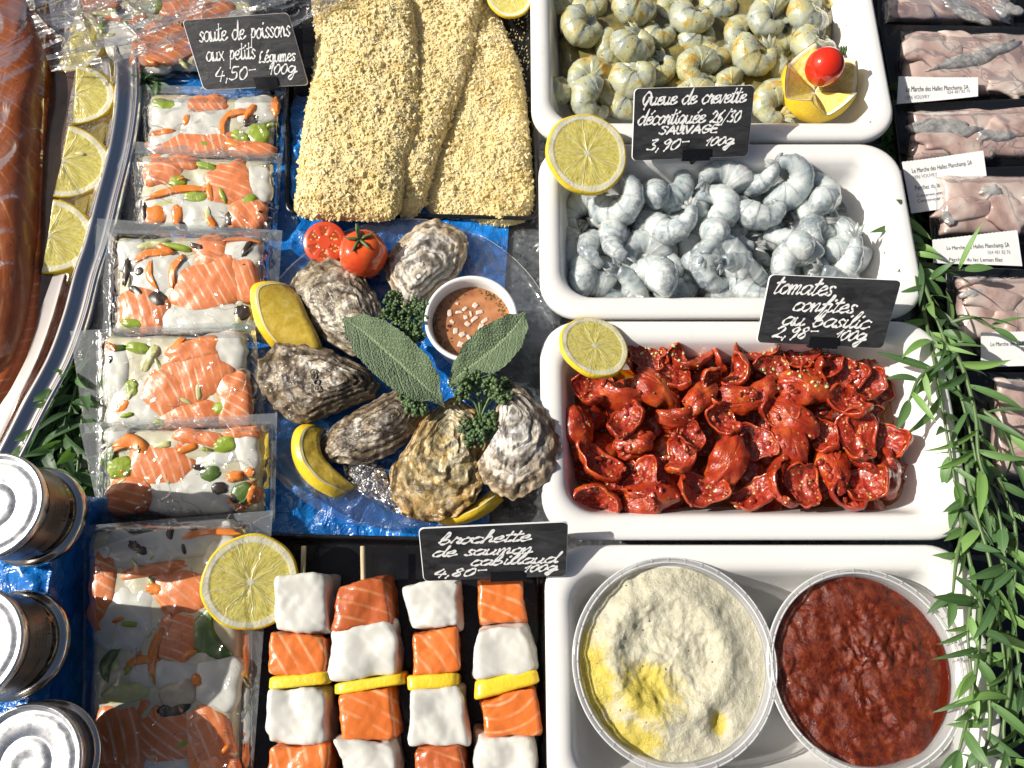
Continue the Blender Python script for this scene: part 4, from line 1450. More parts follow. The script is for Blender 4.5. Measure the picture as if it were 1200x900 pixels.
# ------------------------------------------------------------------ oyster plate
pc = P(473, 432, 12)
k_ = K(473, 432, 20)
prof = [(0.5, 5), (95, 5), (118, 7), (132, 14), (142, 22), (150, 25), (174, 27), (184, 30), (187, 30.5), (187, 29), (176, 25.5), (151, 23.5), (143, 20), (133, 12.5), (119, 5.4), (95, 3.6), (0.5, 3.6)]
n_ = 240
v, f = [], []
for r, z in prof:
    for i in range(n_):
        a = 2 * math.pi * i / n_
        rip = (0.55 * math.sin(a * 80)) if 148 < r < 183 else 0
        v.append((pc.x + r * 0.98 * math.cos(a), pc.y + r * 1.0 * math.sin(a), z + rip))
for j in range(len(prof) - 1):
    for i in range(n_):
        a_ = j * n_ + i
        b_ = j * n_ + (i + 1) % n_
        f.append((a_, b_, b_ + n_, a_ + n_))
o = mesh_obj('oyster_plate', v, f, M['clear'], None, (pc.x, pc.y, 3))
tag(o, 'clear plastic plate with a fluted rim under the oysters', 'plate')


def z3(pts):
    return [(280 + x / 3, 240 + y / 3) for x, y in pts]


def z4(pts):
    return [(280 + x / 3, 360 + y / 3) for x, y in pts]


def oyster_shell(outl, hinge, zb, H, mat, seed, label, n_ring=7):
    n_ring = n_ring * 0.75
    cx = sum(p[0] for p in outl) / len(outl)
    cy = sum(p[1] for p in outl) / len(outl)
    cen = (hinge[0] * 0.55 + cx * 0.45, hinge[1] * 0.55 + cy * 0.45)
    rg = random.Random(seed)

    def dsp(x, y, s):
        w = s + 0.16 * FB(x + seed * 50, y, 0, 34, 3)
        fr = (w * n_ring) % 1.0
        st = (fr if fr < 0.88 else (1 - fr) * 7.3)
        w2 = (w * n_ring * 3.1) % 1.0
        rim = max(0.0, (s - 0.72) / 0.28)
        return (3.2 * st * min(1, s * 2.2) + 0.5 * w2 + 3.6 * FB(x, y + seed * 30, 1, 30, 4) + 0.5 * N3(x, y, seed, 5)
                + rim * 4.6 * N3(x + seed * 9, y, 4, 8) + 2.4 * max(0.0, st - 0.35) * min(1, s * 1.6) * N3(x + 3 * seed, y, 8, 8))
    pr = lambda s: 0.30 + 0.70 * (1 - s ** 1.7)
    # wavy lip
    o2 = cat_closed(outl, 60)
    o3 = []
    for i, p in enumerate(o2):
        d = np.array([p[0] - cx, p[1] - cy])
        k = 1 + 0.055 * mn.noise(Vector((p[0] / 6.0, p[1] / 6.0, seed))) + 0.02 * mn.noise(Vector((p[0] / 3.0, p[1] / 3.0, seed)))
        o3.append((cx + d[0] * k, cy + d[1] * k))
    v, f, s = dome(o3, zb, H, pr, dsp, 56, 200, cen, pz=zb + H * 0.6)
    c0 = P(cx, cy, zb + H * 0.6)
    o = mesh_obj('oyster', v, f, M[mat], None, (c0.x, c0.y, zb), attrs={'growth': s})
    return tag(o, label, 'oyster', 'oysters on the clear plate')


oyster_shell(z3([(690, 40), (745, 58), (790, 92), (806, 130), (790, 190), (760, 240), (722, 270), (690, 300), (650, 335), (610, 352), (575, 350), (540, 300), (518, 250), (508, 205), (530, 150), (580, 92), (640, 52)]),
             (486, 352), 24, 30, 'oy_white', 1, 'creamy white oyster at the top of the plate, above the sauce pot', 6)
oyster_shell(z3([(168, 290), (190, 240), (240, 195), (300, 175), (370, 190), (430, 240), (480, 310), (505, 375), (520, 440), (480, 510), (425, 525), (370, 512), (300, 470), (240, 425), (205, 370), (183, 330)]),
             (446, 398), 24, 29, 'oy_grey', 2, 'grey striped oyster below the tomato half, left of the herbs', 8)
oyster_shell(z3([(58, 590), (72, 540), (108, 492), (180, 472), (280, 490), (370, 528), (440, 570), (480, 612), (485, 642), (460, 672), (400, 692), (335, 722), (270, 747), (200, 762), (130, 720), (88, 670), (62, 630)]),
             (432, 450), 28, 29, 'oy_brown', 3, 'dark brown oyster at the left of the plate with tiny white rings on it', 8)
oyster_shell(z3([(275, 850), (298, 800), (350, 750), (420, 708), (500, 665), (560, 642), (630, 680), (668, 735), (620, 800), (560, 850), (480, 892), (400, 908), (330, 902), (283, 885)]),
             (488, 478), 24, 29, 'oy_brown', 4, 'small dark oyster pointing down left, between the lower lemon wedge and the sage leaf', 7)
oyster_shell(z4([(760, 312), (700, 340), (640, 398), (600, 458), (560, 520), (527, 580), (530, 640), (558, 700), (600, 735), (652, 750), (722, 745), (790, 712), (838, 660), (862, 600), (852, 540), (876, 480), (866, 420), (840, 360)]),
             (535, 468), 36, 30, 'oy_gold', 5, 'large yellowish oyster at the bottom of the plate beside the foil', 7)
oyster_shell(z4([(950, 268), (1000, 280), (1060, 340), (1108, 400), (1135, 470), (1122, 540), (1082, 610), (1022, 650), (962, 676), (912, 652), (870, 622), (840, 562), (845, 532), (880, 490), (900, 420), (905, 350), (928, 290)]),
             (597, 452), 72, 27, 'oy_white', 6, 'white oyster at the right side of the plate beside the tomato tray', 6)
# a few barnacle rings grown on the dark oyster
mb = MB()
for (x, y) in ((368, 441), (371, 448), (372, 455), (367, 436)):
    p = P(x, y, 57)
    a_ = [(p.x + 3.2 * math.cos(t_) + 1.0 * math.cos(t_) * math.cos(q_), p.y + 3.2 * math.sin(t_) + 1.0 * math.sin(t_) * math.cos(q_), p.z - .5 + 1.0 * math.sin(q_))
          for t_ in [i * math.pi / 6 for i in range(12)] for q_ in [j * math.pi / 3 for j in range(6)]]
    fs_ = [(i * 6 + j, ((i + 1) % 12) * 6 + j, ((i + 1) % 12) * 6 + (j + 1) % 6, i * 6 + (j + 1) % 6) for i in range(12) for j in range(6)]
    mb.add((a_, fs_))
shell3 = [o for o in C.objects if o.name.startswith('oyster') and 'tiny white rings' in o.get('label', '')][0]
mb.build('barnacle_rings', M['oy_white'], shell3)


# lemon wedges on the plate
def wedge(p_pts, zb, label, inner, H=34):
    """p_pts: outer peel curve from end to end; inner: flesh edge curve from end to end (photo points)"""
    n = 28
    oc = cat_open(p_pts, 8)
    ic = cat_open(inner, 8)

    def samp(c, t):
        x = t * (len(c) - 1)
        i = min(int(x), len(c) - 2)
        return c[i] * (1 - (x - i)) + c[i + 1] * (x - i)
    A = [P(*samp(oc, i / n), zb + H * 0.5) for i in range(n + 1)]
    B = [P(*samp(ic, i / n), zb + H * 0.9) for i in range(n + 1)]
    cen = sum(A, Vector()) / len(A)
    t = thing('lemon_wedge', label, 'lemon', (cen.x, cen.y, zb), 'lemon wedges on the oyster plate')
    v, f = [], []
    m_ = 8
    for i in range(n + 1):
        tt = i / n
        e = math.sin(math.pi * min(1, max(0, tt))) ** 0.5
        for j in range(m_ + 1):
            a = -0.5 * math.pi * 0.8 + (math.pi * 0.9) * j / m_
            dirn = (A[i] - B[i])
            dirn.z = 0
            w = min(13.0, dirn.length * 0.5)
            dn = dirn.normalized()
            p = A[i] - dn * w + dn * w * math.cos(a)
            v.append((p.x, p.y, zb + H * e * (0.5 + 0.5 * math.sin(a))))
    for i in range(n):
        for j in range(m_):
            a_ = i * (m_ + 1) + j
            f.append((a_, a_ + m_ + 1, a_ + m_ + 2, a_ + 1))
    mesh_obj('rind', v, f, M['lemon_rind'], t)
    v2, f2 = [], []
    for i in range(n + 1):
        e = math.sin(math.pi * i / n) ** 0.5
        top = Vector(v[i * (m_ + 1) + m_])
        for j in range(7):
            u = j / 6
            p = top * (1 - u) + Vector((B[i].x, B[i].y, zb + H * e * 0.72)) * u
            v2.append((p.x, p.y, p.z - 0.3 + 1.5 * math.sin(u * 9 + i) * (0 < j < 6) * 0.3))
        v2.append((B[i].x, B[i].y, zb + 1))
    for i in range(n):
        for j in range(7):
            a_ = i * 8 + j
            f2.append((a_, a_ + 8, a_ + 9, a_ + 1))
    mesh_obj('flesh', v2, f2, M['wedge_flesh'], t)
    v3, f3 = [], []
    for i in range(n + 1):
        a_, b_ = Vector(v2[i * 8]), Vector(v2[i * 8 + 1])
        q0 = a_ + (a_ - b_) * 0.02 + Vector((0, 0, 0.5))
        q1 = a_ + (b_ - a_) * min(0.9, 3.2 / max((b_ - a_).length, 0.1)) + Vector((0, 0, 0.5))
        v3 += [tuple(q0), tuple(q1)]
    for i in range(n):
        f3.append((2 * i, 2 * i + 1, 2 * i + 3, 2 * i + 2))
    mesh_obj('pith', v3, f3, M['pith'], t)
    return t


wedge(z3([(165, 262), (95, 270), (48, 295), (45, 360), (62, 430), (105, 494)]), 24, 'lemon wedge at the left edge of the plate beside the grey oyster', z3([(175, 266), (205, 310), (235, 380), (265, 440), (278, 490), (250, 500)]))
wedge(z4([(240, 390), (195, 430), (185, 500), (205, 570), (255, 630), (330, 668)]), 20, 'lemon wedge at the lower left of the plate beside the foil', z4([(285, 405), (272, 440), (280, 500), (310, 545), (360, 590), (395, 620)]))
wedge(z4([(700, 760), (760, 765), (830, 750), (890, 715), (932, 672)]), 16, 'lemon wedge peeping out under the two lowest oysters', z4([(690, 720), (750, 715), (820, 690), (880, 640), (900, 620)]), 30)

# crumpled foil
def foil_d(x, y, s):
    a = abs(N3(x, y, 3, 15))
    b = abs(N3(x, y, 8, 7))
    return 16 * a + 9 * b
v, f, _ = dome(z4([(375, 560), (420, 545), (520, 560), (560, 600), (600, 690), (620, 750), (560, 730), (500, 700), (420, 650), (385, 610)]), 14, 20, lambda s: 1 - s * s * 0.8, foil_d, 26, 90)
o = mesh_obj('foil', v, f, M['foil'], None, tuple(P(438, 565, 12)), smooth=False)
tag(o, 'crumpled aluminium foil under the yellowish oyster', 'foil')

# tomatoes behind the oysters
t = thing('tomato_half', 'cut tomato half with its seeds showing, behind the grey oyster', 'tomato', tuple(P(380, 284, 40)), None)
c0 = P(380, 284, 40)
v, f = lathe(c0.x, c0.y, [(2, 18), (14, 19), (23, 26), (26, 34), (25.5, 39)], 48, True)
mesh_obj('skin', v, f, M['tom_fresh'], t)
v, f = lathe(c0.x, c0.y, [(25.6, 38.8), (24, 40), (16, 40.3), (8, 40.1), (0.4, 40)], 48, False, True)
mesh_obj('cut_face', v, f, M['tom_cut'], t)
t.rotation_euler = (0.25, 0.0, 0)
c0 = P(426, 298, 44)
t = thing('tomato', 'whole orange red tomato with a green stalk, behind the grey oyster', 'tomato', (c0.x, c0.y, 20))
v, f = lathe(c0.x, c0.y, [(1, 67), (8, 69), (18, 67), (26, 57), (28.5, 45), (26, 32), (17, 22), (2, 19)], 48, True, True, lambda a, z: 0.02 * math.cos(5 * a))
mesh_obj('skin', v, f, M['tom_fresh'], t)
mb = MB()
top = Vector((c0.x, c0.y + 5, 69))
for i in range(5):
    a = i * 1.257 + 0.5
    d = Vector((math.cos(a), math.sin(a), 0))
    mb.add(tube([top, top + d * 7 + Vector((0, 0, 2.5)), top + d * 14 + Vector((0, 0, 1)), top + d * 19 + Vector((0, 0, 4))], [1.8, 2.2, 1.5, 0.3], 6))
mb.add(tube([top, top + Vector((-2, 6, 8)), top + Vector((-2, 14, 13))], [2.4, 1.7, 1.9], 7))
mb.build('stalk', M['herb'], t)

# sauce pot
rc = P(552, 373, 74)
t = thing('sauce_pot', 'small round white sauce pot among the oysters', 'sauce pot', (rc.x, rc.y, 14))
rk = 55 * K(552, 373, 74)
prof = [(0.5, 15), (rk * 0.76, 15), (rk * 0.82, 18), (rk * 0.90, 40), (rk * 0.985, 70), (rk, 73), (rk * 0.985, 75.5), (rk * 0.94, 76), (rk * 0.90, 74.5), (rk * 0.87, 68), (rk * 0.80, 40), (rk * .7, 22), (0.5, 21)]
v, f = lathe(rc.x, rc.y, prof, 72)
mesh_obj('bowl', v, f, M['white_plastic'], t)
t = thing('shallot_vinegar', 'brown vinegar sauce with shallot bits filling the sauce pot', 'sauce', (rc.x, rc.y, 58))
v, f = lathe(rc.x, rc.y, [(rk * 0.845, 60.6), (rk * 0.82, 60), (rk * 0.5, 60), (0.4, 60)], 64, False, True)
mesh_obj('liquid', v, f, M['sauce'], t)
mb = MB()
rg = random.Random(3)
for (x, y) in [(545, 362), (552, 368), (538, 366), (556, 374), (548, 380), (542, 392), (534, 388), (562, 366), (530, 377), (564, 383), (550, 396), (557, 358), (536, 356), (568, 376), (546, 372), (559, 391), (527, 367), (541, 404)]:
    p = P(x, y, 60)
    r_a, w, h_ = rg.uniform(0, 3), rg.uniform(1.6, 4.6), rg.uniform(1.2, 3.2)
    bv, bf = CS[4]
    q = [Vector(sq(c, 5)) * (1 + 0.35 * mn.noise(Vector(c) * 1.3 + p)) for c in bv]
    mb.add(([(p.x + (c.x * w * math.cos(r_a) - c.y * h_ * math.sin(r_a)), p.y + (c.x * w * math.sin(r_a) + c.y * h_ * math.cos(r_a)), 60.2 + c.z * 0.9) for c in q], bf))
mb.build('shallot_bits', M['shallot'], t)
mb = MB()
for i in range(150):
    a = rg.choice([rg.uniform(0.1, 1.2), rg.uniform(0.0, 6.28), rg.uniform(2.9, 4.0)])
    r = rk * 0.82 * (1 - abs(rg.gauss(0, 0.09)))
    p = Vector((rc.x + r * math.cos(a), rc.y + r * math.sin(a), 60.3))
    b = rg.uniform(0, 6.28)
    l = rg.uniform(1, 3)
    mb.add(tube([p, p + Vector((math.cos(b) * l, math.sin(b) * l, 0.5))], 0.5, 4))
mb.build('herb_bits', M['herb_bits'], t)


# sage leaves
def broad_leaf(name, spine, widths, z0, z1, mat, label, cat, teeth=0.03, fold=0.25, arch=10, group=None):
    sp = cat_open(spine, 10)
    n = len(sp) - 1
    v, f, us, vs = [], [], [], []
    nu = 14
    for i, p in enumerate(sp):
        t = i / n
        z = z0 + (z1 - z0) * t + arch * math.sin(math.pi * t)
        c = P(p[0], p[1], z)
        a = sp[min(i + 1, n)] - sp[max(i - 1, 0)]
        a = a / (np.linalg.norm(a) + 1e-9)
        nr = Vector((-a[1], -a[0], 0))       # photo y runs downwards
        x = t * (len(widths) - 1)
        k = min(int(x), len(widths) - 2)
        u_ = x - k
        u_ = u_ * u_ * (3 - 2 * u_)
        w = (widths[k] * (1 - u_) + widths[k + 1] * u_) * (1 + teeth * math.sin(i * 2.6))
        for j in range(nu + 1):
            u = -1 + 2 * j / nu
            q = c + nr * (w * u)
            zz = z + abs(u) * w * fold + 1.2 * math.sin(t * 26 + abs(u) * 4) * abs(u) + 0.9 * N3(q.x, q.y, 0, 8)
            v.append((q.x, q.y, zz))
            us.append(u)
            vs.append(t)
    for i in range(n):
        for j in range(nu):
            a_ = i * (nu + 1) + j
            f.append((a_, a_ + 1, a_ + nu + 2, a_ + nu + 1))
    n0 = len(v)
    v += [(a, b, c - 0.8) for a, b, c in v]
    f += [tuple(q_ + n0 for q_ in r[::-1]) for r in f]
    L = P(spine[-1][0], spine[-1][1], z1)
    o = mesh_obj(name, v, f, mat, None, tuple(L), attrs={'across': us + us, 'lengthwise': vs + vs})
    return tag(o, label, cat, group)


broad_leaf('sage_leaf', z3([(366, 398), (440, 450), (520, 520), (610, 600), (680, 665), (722, 705)]), [3, 17, 25, 27, 26, 20, 7, 1.5], 78, 74, M['sage'],
           'long green sage leaf lying over the dark oysters', 'sage leaf', arch=8)
broad_leaf('sage_leaf', z3([(1006, 378), (960, 440), (900, 500), (830, 555), (765, 605), (738, 640)]), [2, 15, 22, 25, 23, 15, 5, 1.5], 90, 74, M['sage'],
           'broad green sage leaf resting on the rim of the sauce pot', 'sage leaf', arch=6)


# curly herb sprigs
def sprig(label, stems, z, seed, dens=16):
    rg = random.Random(seed)
    c = P(stems[0][0][0], stems[0][0][1], z)
    t = thing('herb_sprig', label, 'herb', tuple(c), 'herb sprigs on the oyster plate')
    ms, mbud = MB(), MB()
    bv, bf = CS[4]
    for st in stems:
        pts = [P(x, y, z + 6 * i) for i, (x, y) in enumerate(st[:-1])]
        R = st[-1]
        if len(pts) > 1:
            ms.add(tube([Vector(q) for q in cat_open([tuple(q) for q in pts], 5)], 1.3, 6))
        e = pts[-1]
        for i in range(dens):
            d = Vector((rg.gauss(0, 1), rg.gauss(0, 1), rg.gauss(0, 0.6)))
            d = d.normalized() * R * rg.uniform(0.25, 1.0)
            q = e + d
            if i % 3 == 0:
                ms.add(tube([e + d * 0.2, q], 0.6, 5))
            for kk in range(3):
                o_ = Vector((rg.gauss(0, 1), rg.gauss(0, 1), rg.gauss(0, 0.7))) * 1.8
                r = rg.uniform(1.1, 2.3)
                rot = Matrix.Rotation(rg.uniform(0, 6), 3, 'X') @ Matrix.Rotation(rg.uniform(0, 6), 3, 'Y')
                mbud.add(([tuple(q + o_ + rot @ (Vector(sq(b, 2.6)) * r * (1 + 0.35 * mn.noise(Vector(b) * 1.7 + o_))) ) for b in bv], bf))
    ms.build('stem', M['stem'], t)
    mbud.build('leaves', M['herb'], t)
    return t


sprig('curly green herb sprig between the white oyster and the sauce pot',
      [((480, 372), (462, 352), 12), ((480, 372), (472, 366), 15), ((480, 374), (488, 372), 14), ((480, 376), (470, 384), 13), ((480, 376), (484, 392), 11), ((478, 370), (455, 368), 11), ((480, 372), (492, 358), 9), ((478, 372), (468, 376), 14), ((490, 390), (484, 386), 10)], 66, 1, 26)
sprig('curly green herb sprig at the foot of the two sage leaves, above the yellowish oyster',
      [((563, 490), (560, 466), (543, 450), 12), ((563, 490), (560, 462), (556, 444), 12), ((563, 490), (566, 462), (580, 450), 11), ((563, 490), (575, 465), (590, 466), 9), ((563, 490), (555, 470), (540, 462), 9), ((566, 480), (590, 452), 9), ((565, 478), (572, 458), 10)], 82, 2, 20)
sprig('small round herb head lying on the yellowish oyster',
      [((562, 484), (560, 505), 11), ((562, 484), (550, 500), 10), ((562, 484), (572, 498), 10), ((562, 484), (565, 515), 9), ((562, 484), (552, 513), 8), ((562, 484), (577, 490), 7)], 80, 3, 24)
sprig('tiny herb sprig half under the long sage leaf',
      [((486, 470), (476, 470), 6), ((488, 476), (483, 479), 7), ((490, 480), (495, 478), 6), ((488, 476), (472, 462), 5)], 66, 4, 14)


# ------------------------------------------------------------------ prawns
def prawn(label, mat, turn, group, r0=20.0, body=14.0, seed=0, lift=0.0):
    t = thing('prawn', label, 'prawn', (0, 0, 0), group)
    n, sides = 60, 18
    total = math.radians(turn)
    L = r0 * max(total, 2.2) if turn > 130 else r0 * 2.9
    pts, rad, al = [], [], []
    R = L / max(total, 0.25)
    rg = random.Random(seed)
    for i in range(n + 1):
        s = i / n
        a = total * (s - 0.5)
        rr = R * (1 - 0.22 * s)
        p = Vector((rr * math.cos(a) - R * 0.9, rr * math.sin(a), lift * s * s * 20 + 2.5 * math.sin(s * 3 + seed)))
        pts.append(p)
        k = (s * 6) % 1.0
        prof = (0.72 + 0.28 * min(1, s / 0.2)) * (1 - 0.66 * s ** 1.5)
        rad.append(body * prof * (0.97 + 0.085 * k ** 1.5))
    rad[0] *= 0.6
    rad[1] *= 0.9
    tb = tube(pts, rad, sides, True, 0.95)
    vv, bk = [], []
    for i, p in enumerate(tb[0]):
        q = Vector(p)
        c = pts[i // sides]
        d = (q - c)
        vv.append(q + d.normalized() * (0.9 * N3(q.x + seed * 40, q.y, q.z, 7)))
        al.append(i // sides / n)
        rdir = Vector((c.x + R * 0.9, c.y, 0)).normalized()
        bk.append(0.5 + 0.5 * d.normalized().dot(rdir))
    mesh_obj('body', vv, tb[1], mat, t, attrs={'along': al, 'back': bk})
    e = pts[-1]
    dr = (pts[-1] - pts[-3]).normalized()
    sd = dr.cross(Vector((0, 0, 1))).normalized()
    mb = MB()
    for j, a in enumerate((-0.75, -0.3, 0.25, 0.7)):
        dd = (dr * math.cos(a) + sd * math.sin(a))
        q = [e - dr * 2, e + dd * 6 + Vector((0, 0, 1)), e + dd * 12 + Vector((0, 0, 0.5 * j)), e + dd * 17]
        mb.add(tube([Vector(x) for x in cat_open([tuple(x) for x in q], 3)], [2.0, 2.2, 2.5, 2.8, 3.0, 2.8, 2.3, 1.6, 0.9, 0.3][:10], 8, True, 0.4))
    tailv = mb.v
    mesh_obj('tail', mb.v, mb.f, mat, t, attrs={'along': [0.95] * len(mb.v), 'back': [0.6] * len(mb.v)})
    return t


GP = 'grey prawns heaped in the second white tray'
LG = 'peeled raw grey prawn in the heap in the white tray'
VAR = [prawn(LG, M['prawn'], tn, GP, r0, bd, i) for i, (tn, r0, bd) in enumerate([(248, 22, 19.5), (205, 24, 19), (160, 26, 18.5), (85, 27, 18), (228, 23, 19)])]
used = set()


def put_prawn(kind, px, py, z, yaw, tx=0.0, ty=0.0, sc=1.0, bank=None, label=None):
    bank = bank or VAR
    src = bank[kind]
    loc = P(px, py, z)
    rot = (Matrix.Rotation(math.radians(yaw), 3, 'Z') @ Matrix.Rotation(tx, 3, 'X') @ Matrix.Rotation(ty, 3, 'Y')).to_euler()
    if id(src) not in used:
        used.add(id(src))
        place(src, loc, rot, sc)
        return src
    return dup(src, loc, rot, sc, label)


rg = random.Random(21)
lower = [(668, 250), (700, 330), (690, 300), (730, 300), (770, 245), (805, 335), (780, 300), (835, 340), (850, 255), (880, 290), (905, 240), (870, 220), (930, 225), (905, 330), (960, 290), (985, 265),
         (940, 335), (820, 270), (800, 235), (985, 320), (672, 285), (745, 320), (890, 340), (720, 240), (670, 330), (955, 235), (860, 335), (760, 285)]
for i, (x, y) in enumerate(lower):
    put_prawn(rg.choice([0, 1, 2, 4]), x, y, 30 + rg.uniform(-3, 8), rg.uniform(0, 360), rg.uniform(-.3, .3), rg.uniform(-.3, .3))
lower += [(680, 310), (715, 262), (745, 285), (785, 325), (815, 250), (845, 310), (885, 265), (915, 280), (940, 240), (965, 320), (800, 262), (860, 270)]
for i, (x, y) in enumerate(lower[-12:]):
    put_prawn(rg.choice([0, 1, 4, 2]), x, y, 46 + rg.uniform(-3, 4), rg.uniform(0, 360), rg.uniform(-.4, .4), rg.uniform(-.3, .3))
upper = [(0, 736, 245, 62, 300), (1, 790, 272, 62, 265), (2, 717, 284, 58, 170), (1, 687, 290, 50, 160), (0, 760, 318, 58, 80), (3, 745, 338, 52, 20), (2, 684, 333, 44, 120), (0, 822, 318, 62, 190),
         (4, 852, 288, 66, 60), (3, 872, 312, 64, 60), (3, 835, 262, 58, 0), (2, 800, 222, 58, 330), (2, 846, 200, 66, 85), (0, 850, 235, 66, 20), (4, 884, 216, 62, 240), (2, 898, 254, 72, 275),
         (0, 938, 211, 68, 350), (1, 968, 224, 60, 0), (4, 952, 262, 58, 120), (3, 926, 279, 70, 20), (0, 918, 306, 70, 150), (3, 956, 306, 58, 10), (2, 992, 284, 60, 330), (3, 992, 312, 64, 310),
         (3, 985, 335, 56, 30), (2, 870, 335, 56, 200), (2, 765, 222, 56, 30)]
for (k, x, y, z, yaw) in upper:
    put_prawn(k, x, y, z, yaw, rg.choice([-0.2, 0.1, 0.3, 0.7, -0.7]), rg.uniform(-.3, .3), rg.uniform(0.95, 1.12))

GM = 'marinated prawns laid in rows in the first white tray'
LM = 'curled prawn in yellow herb marinade, in the rows in the far white tray'
MV = [prawn(LM, M['prawn_mar'], tn, GM, r0, bd, 20 + i) for i, (tn, r0, bd) in enumerate([(300, 13.5, 17), (275, 14.5, 16.5), (250, 15.5, 16.5)])]
MV[0]['label'] = MV[1]['label'] = MV[2]['label'] = LM
ov, of, _ = dome([(652, -40), (800, -44), (960, -40), (974, 0), (972, 60), (962, 110), (945, 132), (800, 136), (690, 136), (664, 120), (655, 40)], 42, 3, lambda s: (1 - s ** 6) ** 0.5, lambda x, y, s: 3 * N3(x, y, 2, 18), 14, 90)
o = mesh_obj('marinade', ov, of, M['marinade'], None, tuple(P(810, 50, 42)))
tag(o, 'yellow herb marinade under the prawns in the far white tray', 'marinade')
rows = [(660, 8), (681, 42), (680, 86), (686, 124), (697, 10), (752, 16), (752, 58), (750, 100), (738, 128), (720, 118), (812, 26), (806, 78), (800, 115), (780, 5), (845, 12), (890, 24), (886, 74), (848, 66), (845, 105), (896, 118),
        (955, 26), (930, 12), (952, 60), (920, 50), (745, 30), (712, 60), (775, 88), (826, 50), (715, 95), (775, 45), (860, 40), (925, 85), (690, -20), (750, -22), (810, -14), (870, -20), (940, -18), (980, 0), (868, 122), (780, 128), (660, 110)]
for i, (x, y) in enumerate(rows):
    main_ = i in (1, 2, 3, 6, 7, 10, 11, 15, 16, 5, 12, 19, 20, 22)
    put_prawn(rg.choice([0, 1, 2]), x, y, (60 if main_ else 44) + rg.uniform(-2, 5), rg.uniform(140, 320), rg.uniform(-.3, .3), rg.uniform(-.3, .3), 1.2 if main_ else 1.02, MV)


# ------------------------------------------------------------------ candied tomatoes
GT = 'candied tomato halves heaped in the third white tray'


def candied(seed, up, curl):
    rg = random.Random(seed)
    t = thing('candied_tomato', 'glossy wrinkled candied tomato half in the heap' if not up else 'candied tomato half lying cut side up in the heap', 'candied tomato', (0, 0, 0), GT)
    a, b, h = rg.uniform(23, 30), rg.uniform(14, 19), rg.uniform(8, 11.5)
    na = 56

    def bend(x, y, z):
        return ((1 / curl - z) * math.sin(x * curl), y, 1 / curl - (1 / curl - z) * math.cos(x * curl))

    def edge(th):
        return 1 + 0.09 * math.sin(3 * th + seed) + 0.07 * math.sin(5 * th + seed * 2) + 0.02 * math.sin(11 * th + seed * 3)

    def wr(x, y):
        return 2.6 * N3(x + seed * 60, y, 0, 13) + 2.6 * (1 - abs(N3(x * 0.5, y * 1.5 + seed * 60, 5, 9))) ** 4 + 0.8 * N3(x, y + seed * 60, 2, 5)
    sag = [rg.uniform(0.5, 0.95) for _ in range(3)]
    v = []
    prof = [(0.02, -1.0), (0.2, -0.985), (0.4, -0.93), (0.58, -0.83), (0.74, -0.68), (0.87, -0.48), (0.95, -0.26), (0.99, -0.06), (0.98, 0.07), (0.94, 0.12), (0.89, 0.07), (0.85, -0.04), (0.82, -0.14)]
    for (r, zz) in prof:
        for i in range(na):
            th = 2 * math.pi * i / na
            x, y = a * r * math.cos(th) * edge(th), b * r * math.sin(th) * edge(th)
            lip = 2.2 * math.sin(2 * th + seed) + 1.2 * math.sin(7 * th + seed) * (r > 0.8)
            v.append(bend(x, y, h * zz - wr(x, y) * (0.4 + 0.6 * (zz < -0.3)) + lip * max(0, r - 0.5) * 1.6))
    f = []
    for j in range(len(prof) - 1):
        for i in range(na):
            p, q = j * na + i, j * na + (i + 1) % na
            f.append((p, q, q + na, p + na)[::-1])
    f.append(tuple(range(na)))
    mesh_obj('skin', v, f, M['tom_skin'], t)
    v2 = []
    rr = [0.835, 0.76, 0.66, 0.55, 0.44, 0.33, 0.22, 0.11, 0.01]
    for r in rr:
        for i in range(na):
            th = 2 * math.pi * i / na
            x, y = a * r * math.cos(th) * edge(th), b * r * math.sin(th) * edge(th)
            k = 1 - (r / 0.835) ** 2.2
            lip = 2.2 * math.sin(2 * th + seed) * max(0, r - 0.5) * 1.6
            z = -0.10 * h - 0.26 * h * sag[int(th / 2.1) % 3] * k + (0.4 + 0.6 * k) * (3.2 * N3(x + seed * 20, y, 3, 8) + 2.0 * N3(x, y + seed * 9, 1, 4)) + lip
            v2.append(bend(x, y, z))
    f2 = []
    for j in range(len(rr) - 1):
        for i in range(na):
            p, q = j * na + i, j * na + (i + 1) % na
            f2.append((p, q, q + na, p + na))
    mesh_obj('pulp', v2, f2, M['tom_pulp'], t)
    return t


TV = [candied(1, True, 0.012), candied(2, True, 0.034), candied(3, True, 0.050), candied(4, True, 0.022), candied(5, False, 0.022), candied(6, False, 0.04), candied(7, False, 0.012)]
rg = random.Random(5)


def mound(x, y):
    ex = min(x - 668, 1062 - x) / 55.0
    ey = min(y - 392, 604 - y) / 55.0
    k = min(1, max(0, min(ex, ey)))
    return k


def put_tom(i, px, py, z, yaw, flip, tx, ty, sc=1.0):
    src = TV[i]
    rot = (Matrix.Rotation(math.radians(yaw), 3, 'Z') @ Matrix.Rotation(tx, 3, 'X') @ Matrix.Rotation(ty + (math.pi if flip else 0), 3, 'Y')).to_euler()
    loc = P(px, py, z)
    if id(src) not in used:
        used.add(id(src))
        return place(src, loc, rot, sc)
    return dup(src, loc, rot, sc)


# lower layer
for j in range(6):
    for i in range(10):
        x = 690 + i * 39 + (j % 2) * 16 + rg.uniform(-8, 8)
        y = 420 + j * 34 + rg.uniform(-6, 6)
        if x > 1048 or y > 592:
            continue
        if mound(x, y) < 0.1:
            continue
        i_ = rg.choice([4, 5, 6, 0, 3])
        put_tom(i_, x, y, 30 + 12 * mound(x, y) + rg.uniform(-3, 3), rg.uniform(0, 360), i_ >= 4, rg.uniform(-.5, .5), rg.uniform(-.5, .5))
